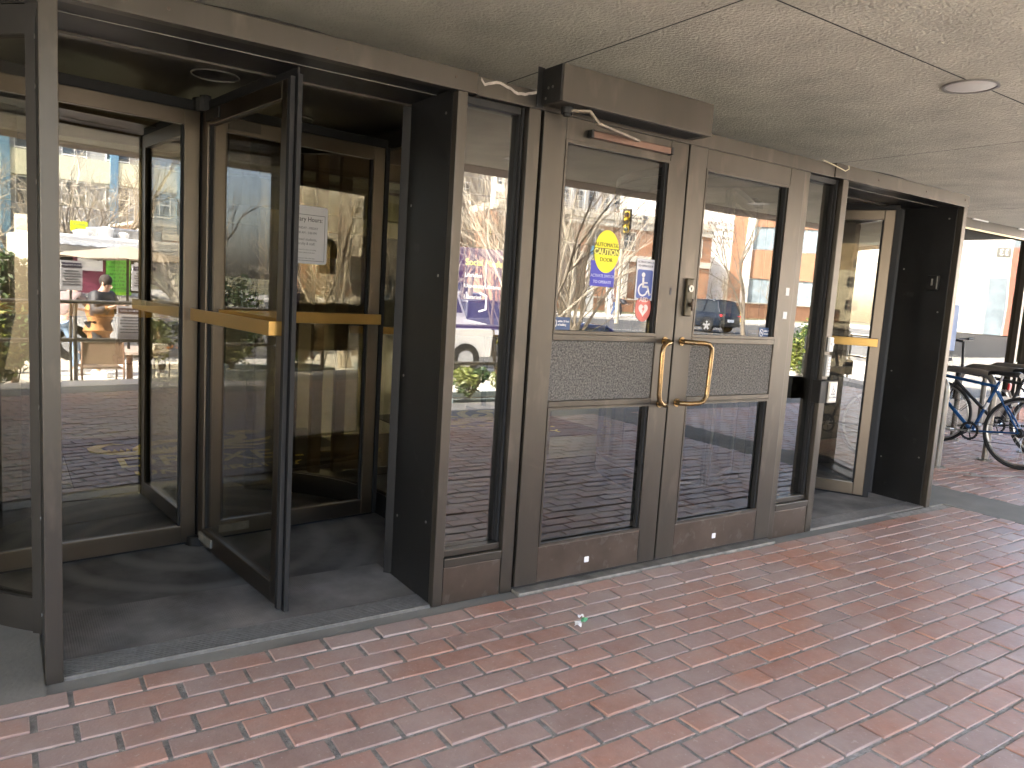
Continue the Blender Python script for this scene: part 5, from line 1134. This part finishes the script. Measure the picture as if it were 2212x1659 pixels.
for i,(x,y,h,se,l) in enumerate([(41.5,-48,9,61,'bare tree before the brick building, left one'),(49.5,-50,8,62,'bare tree before the brick building, right one'),(57,-48,7,63,'low spreading bare tree before the white lettered wall'),(61.5,-50,8,64,'bare tree right of the lettered wall'),(66,-48,8,65,'bare tree near the brick wing with large windows'),(34.5,-46,10,66,'bare tree left of the leaning white pole')]):
    tree(x,y,.13,h,l,se,BARK,depth=6 if i!=1 else 5,spread=.45,first=.2,leafy=.1 if i==2 else 0)
# ---- buildings
WIN=pbr('window_glass_far',(.05,.065,.08),.08,0,.4,.8); WIN2=pbr('window_pale',(.26,.32,.36),.15,0,.3,.8)
BRK=pbr('far_orange_brick',(.36,.19,.115),.85,0,.12,2,.1,9); STN=pbr('far_limestone',(.56,.53,.46),.8,0,.1,1.2); WHT=pbr('far_white_wall',(.74,.73,.69),.7,0,.03,.5); GRY=pbr('far_grey_stone',(.30,.32,.34),.7,0,.08,.7); TANB=pbr('far_tan_brick',(.42,.34,.25),.85,0,.1,1.5)
def building(x,y,rz,W,D,H,label,wall,floors,cols,fh,ww,wh,z0,sill=.9,name='city_building',win=WIN,frame=WHITE,x0=None,roof=None,pair=False):
    """local: facade spans -W/2..W/2 on local y=0 facing +y... depth to -D"""
    t=thing(name,(x,y,.1),label,'building',None,rz,local=True)
    MB().box(-W/2,W/2,-D,0,0,H).build('wall',wall,t)
    if roof: MB().box(-W/2-.3,W/2+.3,-D-.3,.35,H,H+roof).box(-W/2-.15,W/2+.15,-.2,.18,H-.8,H-.001).build('cornice',STN,t)
    pitch=W/cols; proto=None
    for f in range(floors):
        for c in range(cols):
            if f*cols+c>=98: break
            xx=-W/2+pitch*(c+.5); zz=z0+f*fh
            if proto is None:
                b=MB(); b.box(-ww/2,ww/2,0,.03,0,wh); fr=b.build('window',win,t)
                g=MB(); g.box(-ww/2-.08,ww/2+.08,.0,.09,-.12,0).box(-ww/2-.08,ww/2+.08,.0,.07,wh,wh+.1).box(-ww/2-.08,-ww/2,0,.07,0,wh).box(ww/2,ww/2+.08,0,.07,0,wh).box(-.03,.03,.03,.06,0,wh).box(-ww/2,ww/2,.03,.06,wh*.48,wh*.53); s_=g.build('frame',frame,fr)
                proto=(fr,s_); fr.location=(xx,0.002,zz)
            else:
                o=proto[0].copy(); COL.objects.link(o); o.parent=t; o.location=(xx,0.002,zz); s2=proto[1].copy(); COL.objects.link(s2); s2.parent=o
    return t
# white tower with a brick flank (left sidelight)
a=R(22)
building(84.5,-141,a,14,14,46,'tall sunlit white tower seen in the left sidelight',WHT,11,5,3.25,1.25,1.7,8.2)
building(100,-138,R(5),16,14,42,'pinkish brick tower joined to the white tower',pbr('far_pink_brick',(.40,.28,.21),.85,0,.1,1.5),10,5,3.25,1.4,1.7,8.2)
# grey office behind brick hall
b2=building(112,-128,R(12),44,16,34,'grey stone office block rising behind the brick hall',GRY,7,14,3.4,1.6,2.1,8.5)
for i in range(15): MB().box(-22+i*3.14-.35,-22+i*3.14+.35,.0,.5,6,33.5).build('pilaster',pbr('pilaster_stone',(.42,.43,.44),.7) if 'pilaster_stone' not in bpy.data.materials else bpy.data.materials['pilaster_stone'],b2)
# brick hall with limestone trim
b3=building(56.5,-62.5,R(10),27,14,10.0,'two storey orange brick hall with limestone cornice',BRK,1,6,4,1.7,1.9,6.9,frame=STN,roof=.8)
MB().box(-13.6,13.6,.001,.25,5.6,6.3).box(-13.6,13.6,.001,.2,9.3,9.6).build('belt_course',STN,b3)
MB().box(-9,-5.2,.001,.06,.4,5.2).build('garage_shade',pbr('grey_infill',(.17,.14,.135),.8),b3); 
for x in (-9.6,-4.9,2.0,7.0): MB().box(x-.35,x+.35,.0,.45,0,5.6).build('column',STN,b3)
MB().box(-4,-2.8,.001,.05,.2,2.6).build('door',WIN,b3); MB().box(4,12,.001,.05,.8,3.6).build('ground_window',WIN2,b3)
b=MB(); b.prism([(3.2*math.cos(R(q)),3.2*math.sin(R(q))) for q in range(0,181,12)],frameT((-9,.30,9.4),(-1,0,0)),.2)
t=thing('low_brick_wall',(56,-56.5,.1),'low orange brick garden wall in front of the brick hall','wall')
MB().box(39,55,-56.8,-56.4,.1,1.35).box(60,98,-56.8,-56.4,.1,1.9).build('wall_run',BRK,t); MB().box(38.9,55.1,-56.9,-56.3,1.351,1.5).box(59.9,98.1,-56.9,-56.3,1.901,2.05).build('coping',STN,t)
t=thing('stone_steps',(57.4,-55.5,.1),'pale stone steps rising beside the low brick wall','steps')
b=MB()
for i in range(6): b.box(55.2,59.8,-56.9+.0,-53.6-.35*i+.0,.1+.18*i,.1+.18*(i+1)-.002)
b.build('treads',STN,t)
for x,y,h,l in ((43.8,-50.5,6.0,'tall white banner pylon with blue tip, left one'),(46.6,-50.8,6.2,'tall white banner pylon with blue tip, right one')):
    t=thing('banner_pylon',(x,y,.1),l,'banner','white banner pylons'); MB().box(x-.45,x+.45,y-.1,y+.1,.1,h-.8).build('panel',WHT,t); MB().box(x-.45,x+.45,y-.1,y+.1,h-.799,h).build('blue_tip',pbr('tip_blue',(.16,.42,.62),.6) if 'tip_blue' not in bpy.data.materials else bpy.data.materials['tip_blue'],t)
# lettered building
b4=building(77.5,-63.0,R(33),26,14,18,'modern building with white lettered wall and orange brick bays',WHT,0,1,4,1,1,1)
MB().box(-.35,1.2,.001,.6,0,18).build('brick_bay',BRK,b4); MB().box(1.2,2.1,.001,.85,0,18).build('white_fin',WHT,b4)
MB().box(2.1,12.9,.001,.3,5.0,8.6).box(2.1,12.9,.001,.3,11.6,12.6).build('brick_spandrel',BRK,b4)
for (z0_,z1_) in ((1.0,4.9),(8.7,11.55),(12.7,16.4)):
    for i in range(3): MB().box(2.2+i*3.5,5.4+i*3.5,.001,.12,z0_,z1_).build('window',WIN2,b4)
bpy.data.materials.get('grey_letters') or pbr('grey_letters',(.05,.048,.045),.6)
for s_,z,sz,x0_ in (('DANA AND DAVID DORNSIFE',11.5,.60,4.2),('SCHOOL OF PUBLIC HEALTH',10.75,.60,3.9),('NESBITT HALL',9.75,.60,0),('DREXEL UNIVERSITY',9.15,.5,1.5)):
    text(s_,sz,bpy.data.materials['grey_letters'],b4,frameT((x0_-.45,.003,z),(-1,0,0)),align='LEFT',depth=.03,squeeze=.95)
building(96,-84,R(35),30,14,16,'orange brick building beyond the lettered wall',BRK,3,8,4,1.8,2,3.5)
# white building with street number (right window)
b5=building(92,-30,R(62),30,14,16,'bright white building with the number thirty three above its door',WHT,0,1,4,1,1,1)
MB().box(-4.3,-2.5,.001,.15,0,6.2).build('entrance_recess',WIN2,b5)
np_=MB().box(-4.0,-2.5,.001,.12,8.45,9.4).build('number_panel',pbr('number_grey',(.20,.20,.18),.6),b5); text('3',.95,WHT,np_,frameT((-2.97,.13,8.58),(-1,0,0)),name='digit',depth=.02,bold=.02); text('3',.95,WHT,np_,frameT((-3.55,.13,8.58),(-1,0,0)),name='digit',depth=.02,bold=.02)
MB().box(-2.3,3.0,.001,.3,0,9.4).build('red_bay',pbr('far_red_brick',(.40,.17,.12),.8),b5); MB().box(-2.3,3.0,.001,.28,9.41,16).build('window',WIN2,b5)
b6=building(126,-70,R(50),60,14,9,'long pale low building closing the view on the right',WHT,2,14,4,2,1.8,2)
# left-hand background
b7=building(25,-75,R(6),34,16,26,'grey office building with blue glass stripes behind the bare trees',pbr('far_grey_office',(.34,.34,.33),.7,0,.1,1),6,9,3.7,2.0,2.3,3,win=WIN)
BLG=pbr('blue_glass_stripe',(.13,.24,.34),.25,.0,.15,1)
for x in (-11,-5.6,-2.6,3.4,9.5): MB().box(x-.35,x+.35,.001,.4,2,25.5).build('blue_stripe',BLG,b7)
MB().box(-17,17,.001,.3,9.2,11.4).box(-17,17,.001,.3,16,18).build('pale_band',pbr('pale_band',(.55,.55,.42),.7),b7)
building(45.5,-86,R(42),13,9,40,'narrow tan brick apartment tower with paired windows',TANB,11,4,3.1,1.0,1.5,4)
b8=building(20.5,-41.5,R(8),5.5,6,3.9,'small single storey orange brick hall behind the food truck',BRK,1,3,3,.9,1.5,1.0,frame=WHITE,roof=.15)
building(180,-150,R(40),120,20,22,'long hazy row of pale buildings far up the street',TANB,4,20,4,2,2,3)
b=MB(); b.prism([(-.0,0),(.9,0),(.9,1.6)]+[(.45+.45*math.cos(R(q)),1.6+.45*math.sin(R(q))) for q in range(0,181,20)]+[(0,1.6)],frameT((-.5,.03,.6),(-1,0,0)),.05); b.build('arched_door',WIN,b8)
